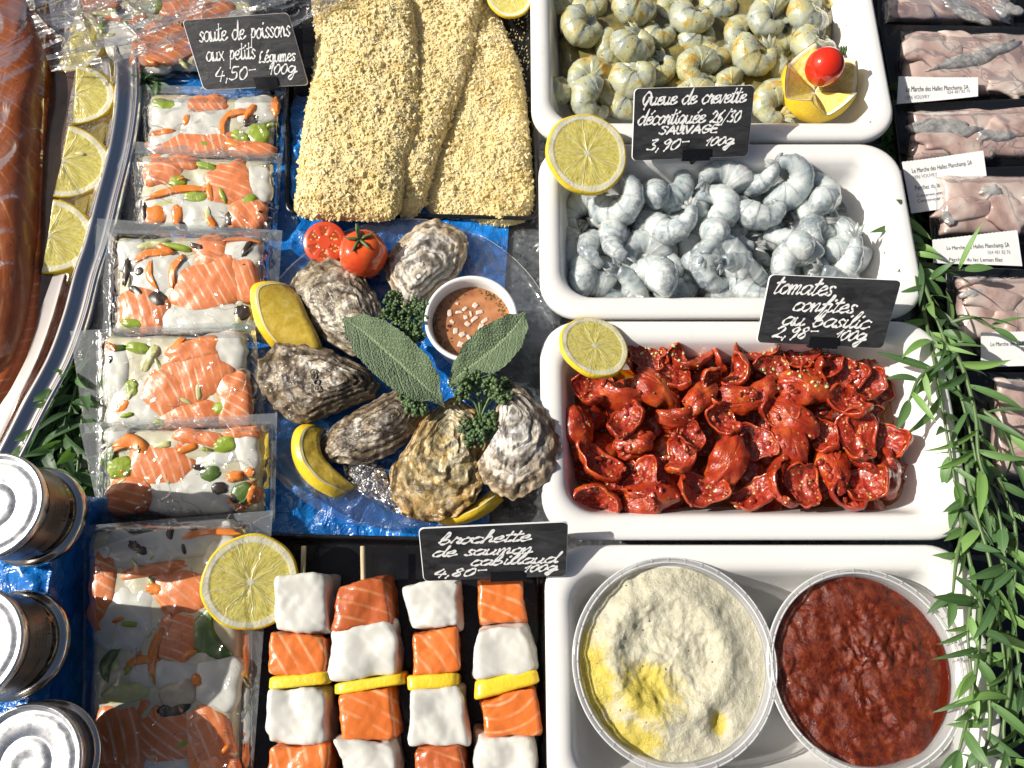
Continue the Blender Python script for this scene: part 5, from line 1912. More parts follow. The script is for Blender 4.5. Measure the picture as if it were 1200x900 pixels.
# upper layer, as seen
Z8 = lambda x, y: (640 + x / 2.857, 350 + y / 2.857)
seen = [(330, 200, 1, -20, 0), (330, 200, 3, 30, 0), (140, 310, 2, 60, 0), (245, 330, 5, 10, 1), (480, 200, 0, 0, 0), (370, 305, 4, 30, 1), (560, 300, 2, 60, 0), (450, 400, 5, -20, 1), (270, 410, 2, -40, 0), (300, 480, 6, 10, 1),
        (180, 550, 4, 30, 1), (175, 665, 5, 20, 1), (320, 610, 1, -60, 0), (340, 670, 4, 0, 1), (450, 530, 2, 80, 0), (590, 410, 2, 50, 0), (520, 640, 1, 5, 0), (610, 540, 5, -70, 1), (700, 480, 0, 20, 0), (720, 310, 6, -30, 1),
        (760, 230, 3, 30, 0), (690, 160, 1, 10, 0), (920, 230, 3, -30, 0), (860, 300, 4, 20, 1), (1010, 350, 2, 40, 0), (1070, 290, 5, -30, 1), (1060, 400, 6, -20, 1), (920, 460, 2, 60, 0), (820, 480, 5, 90, 1), (700, 650, 6, -20, 1),
        (780, 620, 5, 80, 1), (860, 620, 1, 80, 0), (960, 560, 4, 80, 1), (1060, 540, 3, 60, 0), (1130, 470, 5, 10, 1), (1140, 590, 6, 80, 1), (1000, 660, 2, 20, 0), (650, 340, 4, 10, 1), (820, 400, 4, 40, 1), (580, 180, 3, 60, 0),
        (430, 240, 5, 80, 1), (980, 250, 5, 20, 1), (640, 250, 2, 120, 0), (110, 440, 4, 80, 1), (480, 470, 2, 100, 0), (1060, 620, 5, 0, 1), (780, 380, 2, 200, 0), (520, 330, 6, 140, 1), (850, 190, 0, -10, 0), (1040, 460, 1, 100, 0)]
for (x, y, i, yaw, fl) in seen:
    px, py = Z8(x, y)
    tx = rg.choice([-1.0, -0.6, 0.7, 1.1]) if rg.random() < 0.45 else rg.uniform(-.35, .35)
    put_tom(i, px, py, 56 + 12 * mound(px, py) + rg.uniform(-4, 5), -yaw + rg.uniform(-10, 10), fl and rg.random() < 0.75, tx, rg.uniform(-.3, .3), rg.uniform(0.85, 1.15))
ov, of, _ = dome([(672, 400), (850, 392), (1020, 398), (1056, 420), (1062, 500), (1062, 570), (1050, 602), (860, 606), (690, 604), (672, 580), (668, 480)], 29, 1, lambda s: 1, None, 6, 60, under=False)
o = mesh_obj('tomato_oil', ov, of, M['oil'], None, tuple(P(865, 500, 29)))
tag(o, 'orange oil pooled around the candied tomatoes', 'oil')
# bits of pulp, seeds and garlic strewn over the heap
def bits(n, mat, name, label, cat, seed, r0, r1, spots=None):
    rg = random.Random(seed)
    dg = bpy.context.evaluated_depsgraph_get()
    mb = MB()
    bv, bf = CS[4]
    k = 0
    while k < n:
        if spots:
            x, y = rg.choice(spots)
            x += rg.gauss(0, 16)
            y += rg.gauss(0, 11)
        else:
            x, y = rg.uniform(685, 1045), rg.uniform(405, 596)
        p = P(x, y, 60)
        hit, loc, nrm, idx, ob, mt = scene.ray_cast(dg, CAMP * S, ((p - CAMP) * S).normalized())
        if not hit or not (ob.name.startswith('skin') or ob.name.startswith('pulp')):
            k += 0.2
            continue
        q = loc / S
        w = rg.uniform(r0, r1)
        el = Vector((rg.uniform(0.7, 1.5), rg.uniform(0.7, 1.4), rg.uniform(0.5, 0.9)))
        rot = Matrix.Rotation(rg.uniform(0, 6), 3, 'Z') @ Matrix.Rotation(rg.uniform(0, 6), 3, 'X')
        mb.add(([tuple(q + rot @ Vector([c * e * w * (1 + 0.3 * mn.noise(Vector(b_) * 1.5 + q)) for c, e in zip(sq(b_, 3), el)])) for b_ in bv], bf))
        k += 1
    o = mb.build(name, M[mat], None, tuple(P(860, 500, 70)))
    tag(o, label, cat, kind='stuff')


bpy.context.view_layer.update()
SP = [(700, 425), (760, 408), (800, 415), (890, 412), (920, 430), (905, 420), (955, 450), (860, 450)]
bits(60, 'cream_leek', 'garlic_bits', 'tiny garlic bits strewn over the candied tomatoes', 'garlic', 3, 0.7, 1.9, SP)
bits(150, 'tom_pulp', 'pulp_bits', 'small shreds of red pulp between the candied tomatoes', 'tomato pulp', 4, 1.4, 4.2)
bits(70, 'herb_bits', 'basil_flecks', 'dark dried basil flecks on the candied tomatoes', 'herb flecks', 5, 0.5, 1.3)
# ------------------------------------------------------------------ lemon crown with cherry tomato
lc = P(958, 101, 70)
t = thing('lemon_half', 'lemon half cut into a zigzag crown in the corner of the far white tray', 'lemon', (lc.x, lc.y, 40))
n = 120
TEETH = 5
def zig(a):
    u = ((a / (2 * math.pi) * TEETH + 0.15) % 1.0)
    return 1 - abs(2 * u - 1)
RC = 46
v, f = [], []
for j in range(13):
    s = j / 12
    for i in range(n):
        a = 2 * math.pi * i / n
        top = 48 + 26 * zig(a)
        z = 40 + (top - 0) * s * 0.62 + 0
        ph = s * (0.80 + 0.32 * zig(a)) * math.pi / 2
        r = RC * (0.35 + 0.65 * math.sin(min(ph + 0.25, 1.75)))
        v.append((lc.x + r * math.cos(a), lc.y + r * math.sin(a), 42 + 44 * (1 - math.cos(ph))))
for j in range(12):
    for i in range(n):
        a_ = j * n + i
        b_ = j * n + (i + 1) % n
        f.append((a_, b_, b_ + n, a_ + n))
f.append(tuple(range(n - 1, -1, -1)))
rim = v[12 * n:]
mesh_obj('rind', v, f, M['lemon_rind'], t)
v2, f2 = [], []
for j in range(9):
    s = j / 8
    for i in range(n):
        p = rim[i]
        a = 2 * math.pi * i / n
        k = (1 - s) * 0.985 + s * 0.02
        z = p[2] * (1 - s) + 60 * s + (4 * math.sin(s * math.pi) * (zig(a) - 0.5))
        v2.append((lc.x + (p[0] - lc.x) * k, lc.y + (p[1] - lc.y) * k, z))
for j in range(8):
    for i in range(n):
        a_ = j * n + i
        b_ = j * n + (i + 1) % n
        f2.append((a_, b_, b_ + n, a_ + n))
mesh_obj('flesh', v2, f2, M['lemon_flesh'], t)
cc0 = P(966, 79, 96)
t = thing('cherry_tomato', 'shiny red cherry tomato sitting on the lemon crown', 'tomato', (cc0.x, cc0.y, 75))
r = 22.5
v, f = lathe(cc0.x, cc0.y, [(r * math.sin(a) + 0.05, 97 + r * 1.02 * math.cos(a)) for a in [math.pi * i / 24 for i in range(25)]], 48)
mesh_obj('skin', v, f, M['cherry'], t)
e = Vector((cc0.x + 15, cc0.y + 9, 97 + 13))
mb = MB()
for i in range(3):
    mb.add(tube([e + Vector((-3 + i * 3, -4, 1)), e + Vector((-2 + i * 3, 1, 5)), e + Vector((0 + i * 3, 6, 4))], [1.6, 2.2, 0.8], 7))
mb.build('stalk', M['herb'], t)


# ------------------------------------------------------------------ tubs
def tub(px, py, rpx, label, seed, mat, content_label, kind, oilfun=None):
    zt = 84
    c = P(px, py, zt)
    R = rpx * K(px, py, zt)
    t = thing('plastic_tub', label, 'tub', (c.x, c.y, 16))
    prof = [(0.5, 16), (R * 0.80, 16), (R * 0.83, 19), (R * 0.93, zt - 8), (R * 0.935, zt - 4), (R * 0.99, zt - 4), (R, zt - 2), (R, zt + 1.5), (R * 0.985, zt + 2.6), (R * 0.955, zt + 2.6), (R * 0.945, zt + 1), (R * 0.925, zt - 3), (R * 0.915, zt - 8), (R * 0.81, 21), (0.5, 18)]
    v, f = lathe(c.x, c.y, prof, 96)
    mesh_obj('wall', v, f, M['tub'], t)
    mb = MB()
    for rr_, zz_ in ((R * 0.998, zt + 1.6), (R * 0.952, zt + 2.4)):
        mb.add(lathe(c.x, c.y, [(rr_ + 0.9 * math.cos(q_), zz_ + 0.9 * math.sin(q_)) for q_ in [i_ * math.pi / 4 for i_ in range(9)]], 96))
    mb.build('rim_highlight', M['highlight_ring'], t)  # two whitish rings added as the bright highlight lines of the rim
    mb = MB()                                    # little stiffening ribs in the rim
    for i in range(36):
        a = 2 * math.pi * i / 36
        d = Vector((math.cos(a), math.sin(a), 0))
        q = Vector((-d.y, d.x, 0))
        p0, p1 = c + d * R * 0.955, c + d * R * 0.998
        p0.z = p1.z = zt + 2.7
        w = 0.45
        mb.add(([p0 - q * w, p1 - q * w, p1 + q * w, p0 + q * w, p0 - q * w + Vector((0, 0, 1)), p1 - q * w + Vector((0, 0, 1)), p1 + q * w + Vector((0, 0, 1)), p0 + q * w + Vector((0, 0, 1))],
                [(4, 5, 6, 7), (0, 1, 5, 4), (2, 3, 7, 6), (1, 2, 6, 5), (3, 0, 4, 7)]))
    mb.build('rim_ribs', M['tub'], t)
    # contents
    nr, na = 60, 170
    v, f, at = [], [], []
    for j in range(nr + 1):
        s = j / nr
        for i in range(na):
            a = 2 * math.pi * i / na
            Rr = R * 0.92
            x, y = c.x + Rr * s * math.cos(a), c.y + Rr * s * math.sin(a)
            ux, uy = s * math.cos(a), s * math.sin(a)
            z, oil = oilfun(x - c.x, y - c.y, ux, uy, s, seed)
            v.append((x, y, zt - 9 + z))
            at.append(oil)
    for j in range(nr):
        for i in range(na):
            a_ = j * na + i
            b_ = j * na + (i + 1) % na
            f.append((a_, a_ + na, b_ + na, b_))
    t2 = mesh_obj(kind, v, f, mat, None, (c.x, c.y, 40), attrs={'oily': at})
    tag(t2, content_label, 'dip')
    return c, R


def cream_h(x, y, ux, uy, s, seed):
    k = max(0.0, 1 - s ** 4)
    sw = math.hypot(ux + 0.05, uy - 0.05)
    ridge = 4.5 * math.exp(-((sw - 0.62) / 0.13) ** 2) - 3.0 * math.exp(-((sw - 0.34) / 0.14) ** 2)
    z = k * 7 + ridge * 1.1 + 3.0 * FB(x, y, seed, 50, 3) + (0.7 + 1.6 * max(0, min(1, 0.6 - ux))) * FB(x, y, seed + 3, 11, 4) + 1.2 * (1 - abs(N3(x, y, 7, 9))) ** 2
    hole = math.exp(-(((ux - 0.44) / 0.10) ** 2 + ((uy + 0.62) / 0.16) ** 2))
    z -= 9 * hole
    lip = max(0, (-ux * 0.75 - uy * 0.65) - 0.62) * 12
    z -= lip
    oil = max(math.exp(-(((ux + 1.0) / 0.42) ** 2 + ((uy + 0.35) / 0.8) ** 2)), math.exp(-(((ux + 0.62) / 0.55) ** 2 + ((uy + 0.85) / 0.32) ** 2)), 0.85 * math.exp(-(((ux + 0.30) / 0.48) ** 2 + ((uy + 0.30) / 0.38) ** 2)), 0.9 * hole)
    return z, oil * 0.9


def pesto_h(x, y, ux, uy, s, seed):
    fl = FB(x + 200, y, 4, 38, 2)
    rough = min(1, max(0.15, 0.5 + fl * 1.6))
    z = 4.0 * FB(x, y, seed, 45, 3) + rough * (2.8 * FB(x, y, seed + 3, 11, 4) + 1.3 * N3(x, y, 9, 4))
    z -= 5 * max(0, ux - 0.1 * uy - 0.72) * 4 * 0.5
    return z + (1 - s ** 6) * 4, 0.0


tub(790, 775, 119, 'clear tub of pale chickpea cream, left of the red tub', 1, M['hummus'], 'pale chickpea cream with yellow oil in the left tub', 'chickpea_cream', cream_h)
c, R = tub(1014, 784, 115, 'clear tub of dark red paste, right of the pale tub', 2, M['pesto'], 'dark red tomato paste in the right tub', 'tomato_paste', pesto_h)
# oil standing at the right edge of the paste
v, f = [], []
for i in range(61):
    a = math.radians(-70 + 100 * i / 60)
    for j in range(5):
        r = R * (0.90 - 0.10 * math.sin(math.pi * i / 60) * j / 4)
        v.append((c.x + r * math.cos(a), c.y + r * math.sin(a), 76.0))
for i in range(60):
    for j in range(4):
        a_ = i * 5 + j
        f.append((a_, a_ + 1, a_ + 6, a_ + 5))
o = mesh_obj('paste_oil', v, f[::-1], M['red_oil'], None, (c.x + R * .85, c.y, 74))
tag(o, 'thin crescent of dark red oil at the right rim of the paste', 'oil')

# ------------------------------------------------------------------ handwriting
GL = {
    'a': (0.9, [[(.7, .9), (.35, 1), (.03, .6), (.1, .1), (.4, .05), (.68, .5), (.74, .95), (.68, .3), (.8, 0), (1.0, .2)]]),
    'b': (0.85, [[(0, .3), (.35, 1.2), (.42, 1.9), (.22, 1.9), (.1, 1.0), (.1, .1), (.4, 0), (.66, .4), (.5, .8), (.2, .7)]]),
    'c': (0.72, [[(.65, .85), (.35, 1), (.05, .6), (.1, .1), (.4, 0), (.75, .25)]]),
    'd': (0.95, [[(.7, .85), (.35, 1), (.03, .6), (.1, .1), (.4, .05), (.7, .6), (.85, 2), (.72, .6), (.8, 0), (1, .15)]]),
    'e': (0.72, [[(.05, .45), (.4, .55), (.6, .8), (.4, 1), (.1, .7), (.08, .2), (.35, 0), (.78, .3)]]),
    'f': (0.6, [[(0, .1), (.3, 1), (.58, 1.9), (.42, 2), (.3, 1.4), (.22, 0), (.1, -.9)], [(.0, .9), (.6, 1)]]),
    'g': (0.85, [[(.65, .9), (.3, 1), (.03, .6), (.15, .15), (.45, .2), (.68, .9), (.62, -.2), (.35, -.9), (.1, -.6), (.5, -.1), (.9, .2)]]),
    'h': (0.8, [[(0, 0), (.25, 1.2), (.42, 2), (.22, 1.9), (.12, 0)], [(.12, .4), (.42, 1), (.6, .8), (.58, .1), (.8, .15)]]),
    'i': (0.42, [[(.1, .95), (.1, .2), (.25, 0), (.45, .2)], [(.2, 1.4), (.26, 1.5)]]),
    'l': (0.5, [[(0, .2), (.3, 1.2), (.45, 1.9), (.26, 1.9), (.12, .9), (.2, .05), (.5, .2)]]),
    'm': (1.05, [[(0, .95), (.08, 0)], [(.08, .5), (.28, 1), (.42, .8), (.42, 0)], [(.42, .5), (.64, 1), (.78, .8), (.76, .05), (1.0, .2)]]),
    'n': (0.78, [[(0, .95), (.1, 0)], [(.1, .5), (.35, 1), (.5, .8), (.5, .05), (.74, .2)]]),
    'o': (0.75, [[(.4, 1), (.06, .65), (.1, .1), (.4, 0), (.64, .5), (.48, .95), (.32, .95), (.75, .85)]]),
    'p': (0.78, [[(.22, 1), (.02, -.9)], [(.12, .4), (.42, 1), (.66, .75), (.5, .15), (.15, .15)]]),
    'q': (0.85, [[(.65, .85), (.3, 1), (.03, .6), (.15, .1), (.45, .2), (.66, .9), (.58, -.9), (.85, -.3)]]),
    'r': (0.62, [[(0, .2), (.18, 1.1), (.28, .85), (.52, .9), (.42, .3), (.48, 0), (.66, .2)]]),
    's': (0.6, [[(.52, .88), (.32, 1.02), (.12, .8), (.28, .52), (.46, .25), (.28, 0), (.0, .12)]]),
    't': (0.55, [[(.28, 1.7), (.15, .2), (.3, 0), (.55, .2)], [(0, 1.1), (.55, 1.25)]]),
    'u': (0.82, [[(0, .95), (.03, .2), (.25, 0), (.5, .4), (.56, .95), (.54, .2), (.66, 0), (.86, .2)]]),
    'v': (0.6, [[(0, .95), (.2, 0), (.5, .95), (.62, .9)]]),
    'x': (0.7, [[(.05, .95), (.3, .5), (.6, .02)], [(.6, .95), (.05, .02)]]),
    'S': (0.75, [[(.65, 1.3), (.35, 1.5), (.12, 1.2), (.5, .7), (.5, .2), (.2, 0), (.0, .2)]]),
    'A': (0.9, [[(0, 0), (.45, 1.5)], [(.45, 1.5), (.75, 0)], [(.12, .5), (.78, .55)]]),
    'V': (0.75, [[(0, 1.4), (.28, 0)], [(.28, 0), (.65, 1.45)]]),
    'U': (0.85, [[(0, 1.4), (.05, .3), (.3, 0), (.6, .4), (.65, 1.4)], [(.65, 1.4), (.62, .1), (.8, 0)]]),
    'G': (0.9, [[(.75, 1.3), (.4, 1.5), (.05, .8), (.2, .05), (.6, .1), (.72, .65)], [(.35, .68), (.85, .68)]]),
    'E': (0.75, [[(.65, 1.45), (.15, 1.4), (.08, 0.05), (.65, .0)], [(.1, .75), (.55, .8)]]),
    'Q': (1.0, [[(.75, 1.3), (.4, 1.6), (.05, 1.0), (.15, .2), (.5, .15), (.85, .8), (.7, 1.5), (.35, 1.55)], [(.65, .9), (.5, 0), (.45, -.5)]]),
    'L': (0.85, [[(.5, 1.5), (.2, 1.2), (.15, .5), (0, .02), (.4, .1), (.8, .0)]]),
    '0': (0.72, [[(.35, 1.3), (.05, .8), (.12, .1), (.4, 0), (.62, .6), (.5, 1.25), (.3, 1.3)]]),
    '1': (0.45, [[(0, .8), (.28, 1.35)], [(.28, 1.35), (.2, 0)]]),
    '2': (0.75, [[(.05, 1.1), (.3, 1.4), (.55, 1.1), (.35, .5), (.0, .02), (.3, .1), (.7, .0)]]),
    '3': (0.7, [[(.1, 1.3), (.5, 1.35), (.25, .8), (.55, .5), (.4, .05), (.0, .1)]]),
    '4': (0.8, [[(.35, 1.4), (.05, .5), (.7, .5)], [(.55, .95), (.45, -.1)]]),
    '5': (0.72, [[(.6, 1.4), (.2, 1.35), (.15, .8), (.5, .8), (.5, .2), (.2, 0), (.0, .1)]]),
    '6': (0.7, [[(.5, 1.45), (.1, .8), (.1, .1), (.4, 0), (.55, .4), (.35, .65), (.1, .4)]]),
    '8': (0.7, [[(.5, 1.1), (.3, 1.4), (.12, 1.1), (.5, .4), (.3, 0), (.05, .3), (.5, 1.1)]]),
    '9': (0.7, [[(.55, 1.1), (.3, 1.35), (.08, 1.0), (.3, .7), (.55, 1.1), (.5, .4), (.35, -.2)]]),
    ',': (0.35, [[(.15, .15), (.1, -.3)]]),
    '-': (0.6, [[(.05, .95), (.5, 1.0)]]),
    '/': (0.6, [[(0, -.3), (.55, 1.6)]]),
    ' ': (0.7, []),
}
ACC = {'é': ('e', [(.35, 1.3), (.6, 1.65)]), 'è': ('e', [(.2, 1.65), (.42, 1.3)]), 'É': ('E', [(.35, 1.7), (.65, 2.0)])}


def write_line(text, slant=0.28):
    x, strokes = 0.0, []
    for ch in text:
        acc = None
        if ch in ACC:
            ch, acc = ACC[ch]
        adv, st = GL[ch]
        for s in st + ([acc] if acc else []):
            strokes.append([(x + p[0] + slant * p[1], p[1]) for p in s])
        x += adv
    return strokes, x


def sign(corners, zlo, zhi, lines, label, clip, pin_to, pen=1.15):
    """corners tl, tr, br, bl as photo points; the bottom edge stands at zlo, the top edge at zhi"""
    tl, tr = P(*corners[0], zhi), P(*corners[1], zhi)
    br, bl = P(*corners[2], zlo), P(*corners[3], zlo)
    nrm = (tr - tl).cross(tl - bl).normalized()
    if nrm.z < 0:
        nrm = -nrm
    base = (bl + br) / 2

    def at(u, v, h=0.0):
        p = (tl * (1 - u) + tr * u) * v + (bl * (1 - u) + br * u) * (1 - v)
        return p + nrm * h
    t = thing('price_sign', label, 'price sign', tuple(base))
    W, Hh = (tr - tl).length, (tl - bl).length
    r = 5
    outl = []
    for (x, y, a0) in ((W - r, Hh - r, 0), (r, Hh - r, 90), (r, r, 180), (W - r, r, 270)):
        for i in range(6):
            a = math.radians(a0 + 90 * i / 5)
            outl.append(((x + r * math.cos(a)) / W, (y + r * math.sin(a)) / Hh))
    n = len(outl)
    v = [at(u, w, 0) for u, w in outl] + [at(u, w, -2.6) for u, w in outl]
    f = [tuple(range(n)), tuple(range(2 * n - 1, n - 1, -1))] + [(i + n, (i + 1) % n + n, (i + 1) % n, i) for i in range(n)]
    mesh_obj('card', v, f, M['slate'], t, smooth=False)
    # pale bevelled edge
    mb = MB()
    e = [at(u, w, -0.5) for u, w in outl]
    ev, ef = [], []
    for i in range(n):
        d = (e[i] - at(0.5, 0.5, -0.5)).normalized()
        ev += [e[i] + nrm * 0.3 - d * 0.1, e[i] + d * 0.75 - nrm * 0.1, e[i] + d * 0.75 - nrm * 2.0]
    for i in range(n):
        a, b = i * 3, ((i + 1) % n) * 3
        ef += [(a, a + 1, b + 1, b), (a + 1, a + 2, b + 2, b + 1)]
    mesh_obj('card_edge', ev, ef, M['paper'], t, smooth=False)
    mb = MB()
    for (text, u0, vb, u1, xh, *sl) in lines:
        st, wid = write_line(text, *(sl or []))
        sc = (u1 - u0) / wid
        rise = 0.0
        for s in st:
            sp = cat_open([(p[0], p[1]) for p in s], 6)
            pts = [at(u0 + p[0] * sc, vb + p[1] * xh, 0.5) for p in sp]
            m_ = len(pts)
            vs, fs = [], []
            for i in range(m_):
                d = (pts[min(i + 1, m_ - 1)] - pts[max(i - 1, 0)])
                if d.length < 1e-6:
                    d = Vector((1, 0, 0))
                d.normalize()
                q = nrm.cross(d) * pen * (0.75 + 0.35 * math.sin(i * 0.7 + len(text)))
                vs += [pts[i] - q, pts[i] + q]
            for i in range(m_ - 1):
                fs.append((2 * i, 2 * i + 2, 2 * i + 3, 2 * i + 1))
            c0, c1 = len(vs), None
            for end in (0, m_ - 1):          # round ends
                o_ = len(vs)
                for k in range(8):
                    a = 2 * math.pi * k / 8
                    x_ = (tr - tl).normalized()
                    y_ = nrm.cross(x_)
                    vs.append(pts[end] + (x_ * math.cos(a) + y_ * math.sin(a)) * pen * 0.95 + nrm * 0.05)
                fs.append(tuple(range(o_, o_ + 8)))
            mb.add((vs, fs))
    mb.build('handwriting', M['chalk'], t, None, False)
    # black clip under the card and its stake
    u0, u1 = clip
    bx = MB()
    vv = []
    for h in (1.8, -4.5):
        for (u, w) in ((u0, -0.04), (u1, -0.04), (u1, 0.13), (u0, 0.13)):
            vv.append(at(u, w, h))
    bx.add((vv, [(0, 1, 2, 3), (7, 6, 5, 4), (0, 4, 5, 1), (1, 5, 6, 2), (2, 6, 7, 3), (3, 7, 4, 0)]))
    bx.build('clip', M['black'], t, None, False)
    um = (u0 + u1) / 2
    p0 = at(um, 0.0, -2)
    p1 = Vector((p0.x, p0.y + 10, pin_to))
    tb = tube([p0, p1], 3.0, 8)
    mesh_obj('stake', tb[0], tb[1], M['black'], t)
    return t


sign([(214, 24), (337, 15), (361, 99), (239, 105)], 50, 86, [('saute de poissons', .10, .68, .97, 0.136), ('aux petits', .11, .40, .58, 0.128), ('Légumes', .60, .34, .95, 0.100), ('4,50-', .13, .12, .52, 0.128), ('100g', .66, .17, .92, 0.096)],
     'slate sign reading saute de poissons, standing among the vacuum bags', (.50, .72), 20, 1.0)
sign([(744, 104), (884, 100), (876, 183), (741, 188)], 92, 138, [('Queue de crevette', .06, .77, .93, 0.112), ('décortiquée 26/30', .03, .50, .90, 0.112), ('SAUVAGE', .22, .36, .72, 0.072, .15), ('3,90-', .12, .14, .46, 0.104), ('100g', .62, .18, .86, 0.080)],
     'slate sign reading queue de crevette, on the rim above the grey prawns', (.43, .67), 60)
sign([(903, 322), (1056, 329), (1034, 408), (887, 401)], 92, 134, [('tomates', .04, .74, .50, 0.136), ('confites', .22, .50, .70, 0.120), ('au basilic', .16, .28, .84, 0.120), ('2,98-', .11, .09, .44, 0.120), ('100g', .60, .10, .84, 0.104)],
     'slate sign reading tomates confites, on the rim above the candied tomatoes', (.41, .64), 60)
sign([(491, 620), (665, 612), (663, 675), (497, 681)], 86, 122, [('brochette', .12, .70, .74, .105), ('de saumon', .07, .47, .76, .10), ('cabillaud', .33, .27, .93, .10), ('4,80-', .06, .08, .42, .10), ('100g', .70, .12, .93, .085)],
     'slate sign reading brochette de saumon, above the fish skewers', (.47, .70), 8)


# ------------------------------------------------------------------ printed text
def text_vf(s):
    cu = bpy.data.curves.new('text', 'FONT')
    cu.body = s
    cu.resolution_u = 2
    ob = bpy.data.objects.new('text', cu)
    C.objects.link(ob)
    dg = bpy.context.evaluated_depsgraph_get()
    me = bpy.data.meshes.new_from_object(ob.evaluated_get(dg))
    v = [tuple(p.co[:2]) for p in me.vertices]
    f = [tuple(p.vertices) for p in me.polygons]
    bpy.data.objects.remove(ob)
    bpy.data.curves.remove(cu)
    bpy.data.meshes.remove(me)
    x0, x1 = min(p[0] for p in v), max(p[0] for p in v)
    return [((x - x0), y) for x, y in v], f, x1 - x0


# ------------------------------------------------------------------ fish packs at the right
def fish_pack(label, outer, win, zt, zb_, fillets, lab, texts, seed):
    ys = [p[1] for p in outer]
    y0, y1 = min(ys), max(ys)
    zl = lambda px, py: zt + (zb_ - zt) * min(1, max(0, (py - y0) / (y1 - y0)))
    cx, cy = sum(p[0] for p in outer) / 4, sum(p[1] for p in outer) / 4
    t = thing('fish_pack', label, 'fish pack', tuple(P(cx, cy, zl(cx, cy))))
    q = [P(x, y, zl(x, y)) for x, y in outer]
    cen = sum(q, Vector()) / 4
    up = Vector((0, 0, 1))
    pts = []
    for i in range(4):
        p, a, b = q[i], q[i - 1], q[(i + 1) % 4]
        da, db = (a - p).normalized() * 5, (b - p).normalized() * 5
        for j in range(4):
            s_ = j / 3
            pts.append((p + da) * (1 - s_) ** 2 + p * 2 * s_ * (1 - s_) + (p + db) * s_ * s_)
    v, f = loft([[tuple(p - up * 5) for p in pts], [tuple(p - up * 1.0) for p in pts], [tuple(cen + (p - cen) * 0.985 + up * 0.2) for p in pts]], True, True)
    mesh_obj('tray', v, f, M['black'], t)
    rg = random.Random(seed)
    den = []
    for i in range(4):
        a, b = win[i], win[(i + 1) % 4]
        for k in range(5):
            u = k / 5
            den.append((a[0] * (1 - u) + b[0] * u + rg.uniform(-2, 2), a[1] * (1 - u) + b[1] * u + rg.uniform(-1.5, 1.5)))
    v, f, _ = dome(den, lambda a, b: zl(a, b), 13, lambda s: (1 - s ** 7) ** 0.5, lambda x, y, s: 2.0 * N3(x, y, seed, 22), 16, 90)
    mesh_obj('fillet', v, f, M['fish'], t)
    for (kd, x, y, w, h, ang) in fillets:
        a_ = math.radians(ang)
        pp = []
        for i in range(16):
            th = 2 * math.pi * i / 16
            k = 1 + rg.uniform(-0.22, 0.22)
            h_ = h * 1.5 if kd == 'S' else h
            X, Y = math.cos(th) * w / 2 * k, math.sin(th) * h / 2 * k + 0.2 * h * math.sin(math.cos(th) * 2)
            pp.append((x + X * math.cos(a_) + Y * math.sin(a_), y - X * math.sin(a_) + Y * math.cos(a_)))
        v, f, _ = dome(pp, lambda a, b: zl(a, b) + 11, 6, lambda s: (1 - s ** 3) ** 0.5, lambda x, y, s: 1.0 * N3(x, y, seed, 10), 10, 50)
        mesh_obj('fillet' if kd == 'F' else 'skin_flap', v, f, M['fish' if kd == 'F' else 'fish_skin'], t)

    def zf(px, py, u, v):
        e = min(u, 1 - u, v, 1 - v) * 9
        k = min(1, e) ** 0.5
        r = (1 - abs(N3(px + seed * 30, py, 0, 34))) ** 6 + 0.5 * (1 - abs(N3(px - py * .5, py + seed * 40, 3, 22))) ** 7
        return zl(px, py) + 1.5 + k * (19.0 + 1.2 * r)
    wq = [(win[0][0] - 5, win[0][1] - 4), (win[1][0] + 5, win[1][1] - 4), (win[2][0] + 5, win[2][1] + 4), (win[3][0] - 5, win[3][1] + 4)]
    v, f = film_sheet(wq, zf, 90, 60)
    mesh_obj('film', v, f, M['film'], t)
    if lab:
        zlab = lambda x, y: zl(x, y) + 23.0
        la = [P(x, y, zlab(x, y)) for x, y in lab]

        def lat(u, w, h=0.0):
            return (la[0] * (1 - u) + la[1] * u) * (1 - w) + (la[3] * (1 - u) + la[2] * u) * w + Vector((0, 0, h + 0.8 * math.sin(u * 5 + seed) * 0.6))
        v, f = gridf(lambda u, w: tuple(lat(u, w)), 44, 8)
        v = [((x, y + (0.7 if (i % 2) else 0), z) if i < 45 else (x, y, z)) for i, (x, y, z) in enumerate(v)]
        n0 = len(v)
        v += [(a, b, c_ - 0.5) for a, b, c_ in v]
        f += [tuple(k + n0 for k in q_[::-1]) for q_ in f]
        lo = mesh_obj('label', v, f, M['paper'], t)
        mb, mg = MB(), MB()
        for (s_, u0, w0, wdt, hgt, *gr) in texts:
            tv, tf, tw = text_vf(s_)
            vv = [lat(u0 + x / tw * wdt, w0 - y * hgt, 0.4) for x, y in tv]
            (mg if gr else mb).add((vv, tf))
        if mb.v:
            mesh_obj('printed_text', mb.v, mb.f, M['ink'], lo, smooth=False)
        if mg.v:
            mesh_obj('faded_text', mg.v, mg.f, M['grey_ink'], lo, smooth=False)
    return t


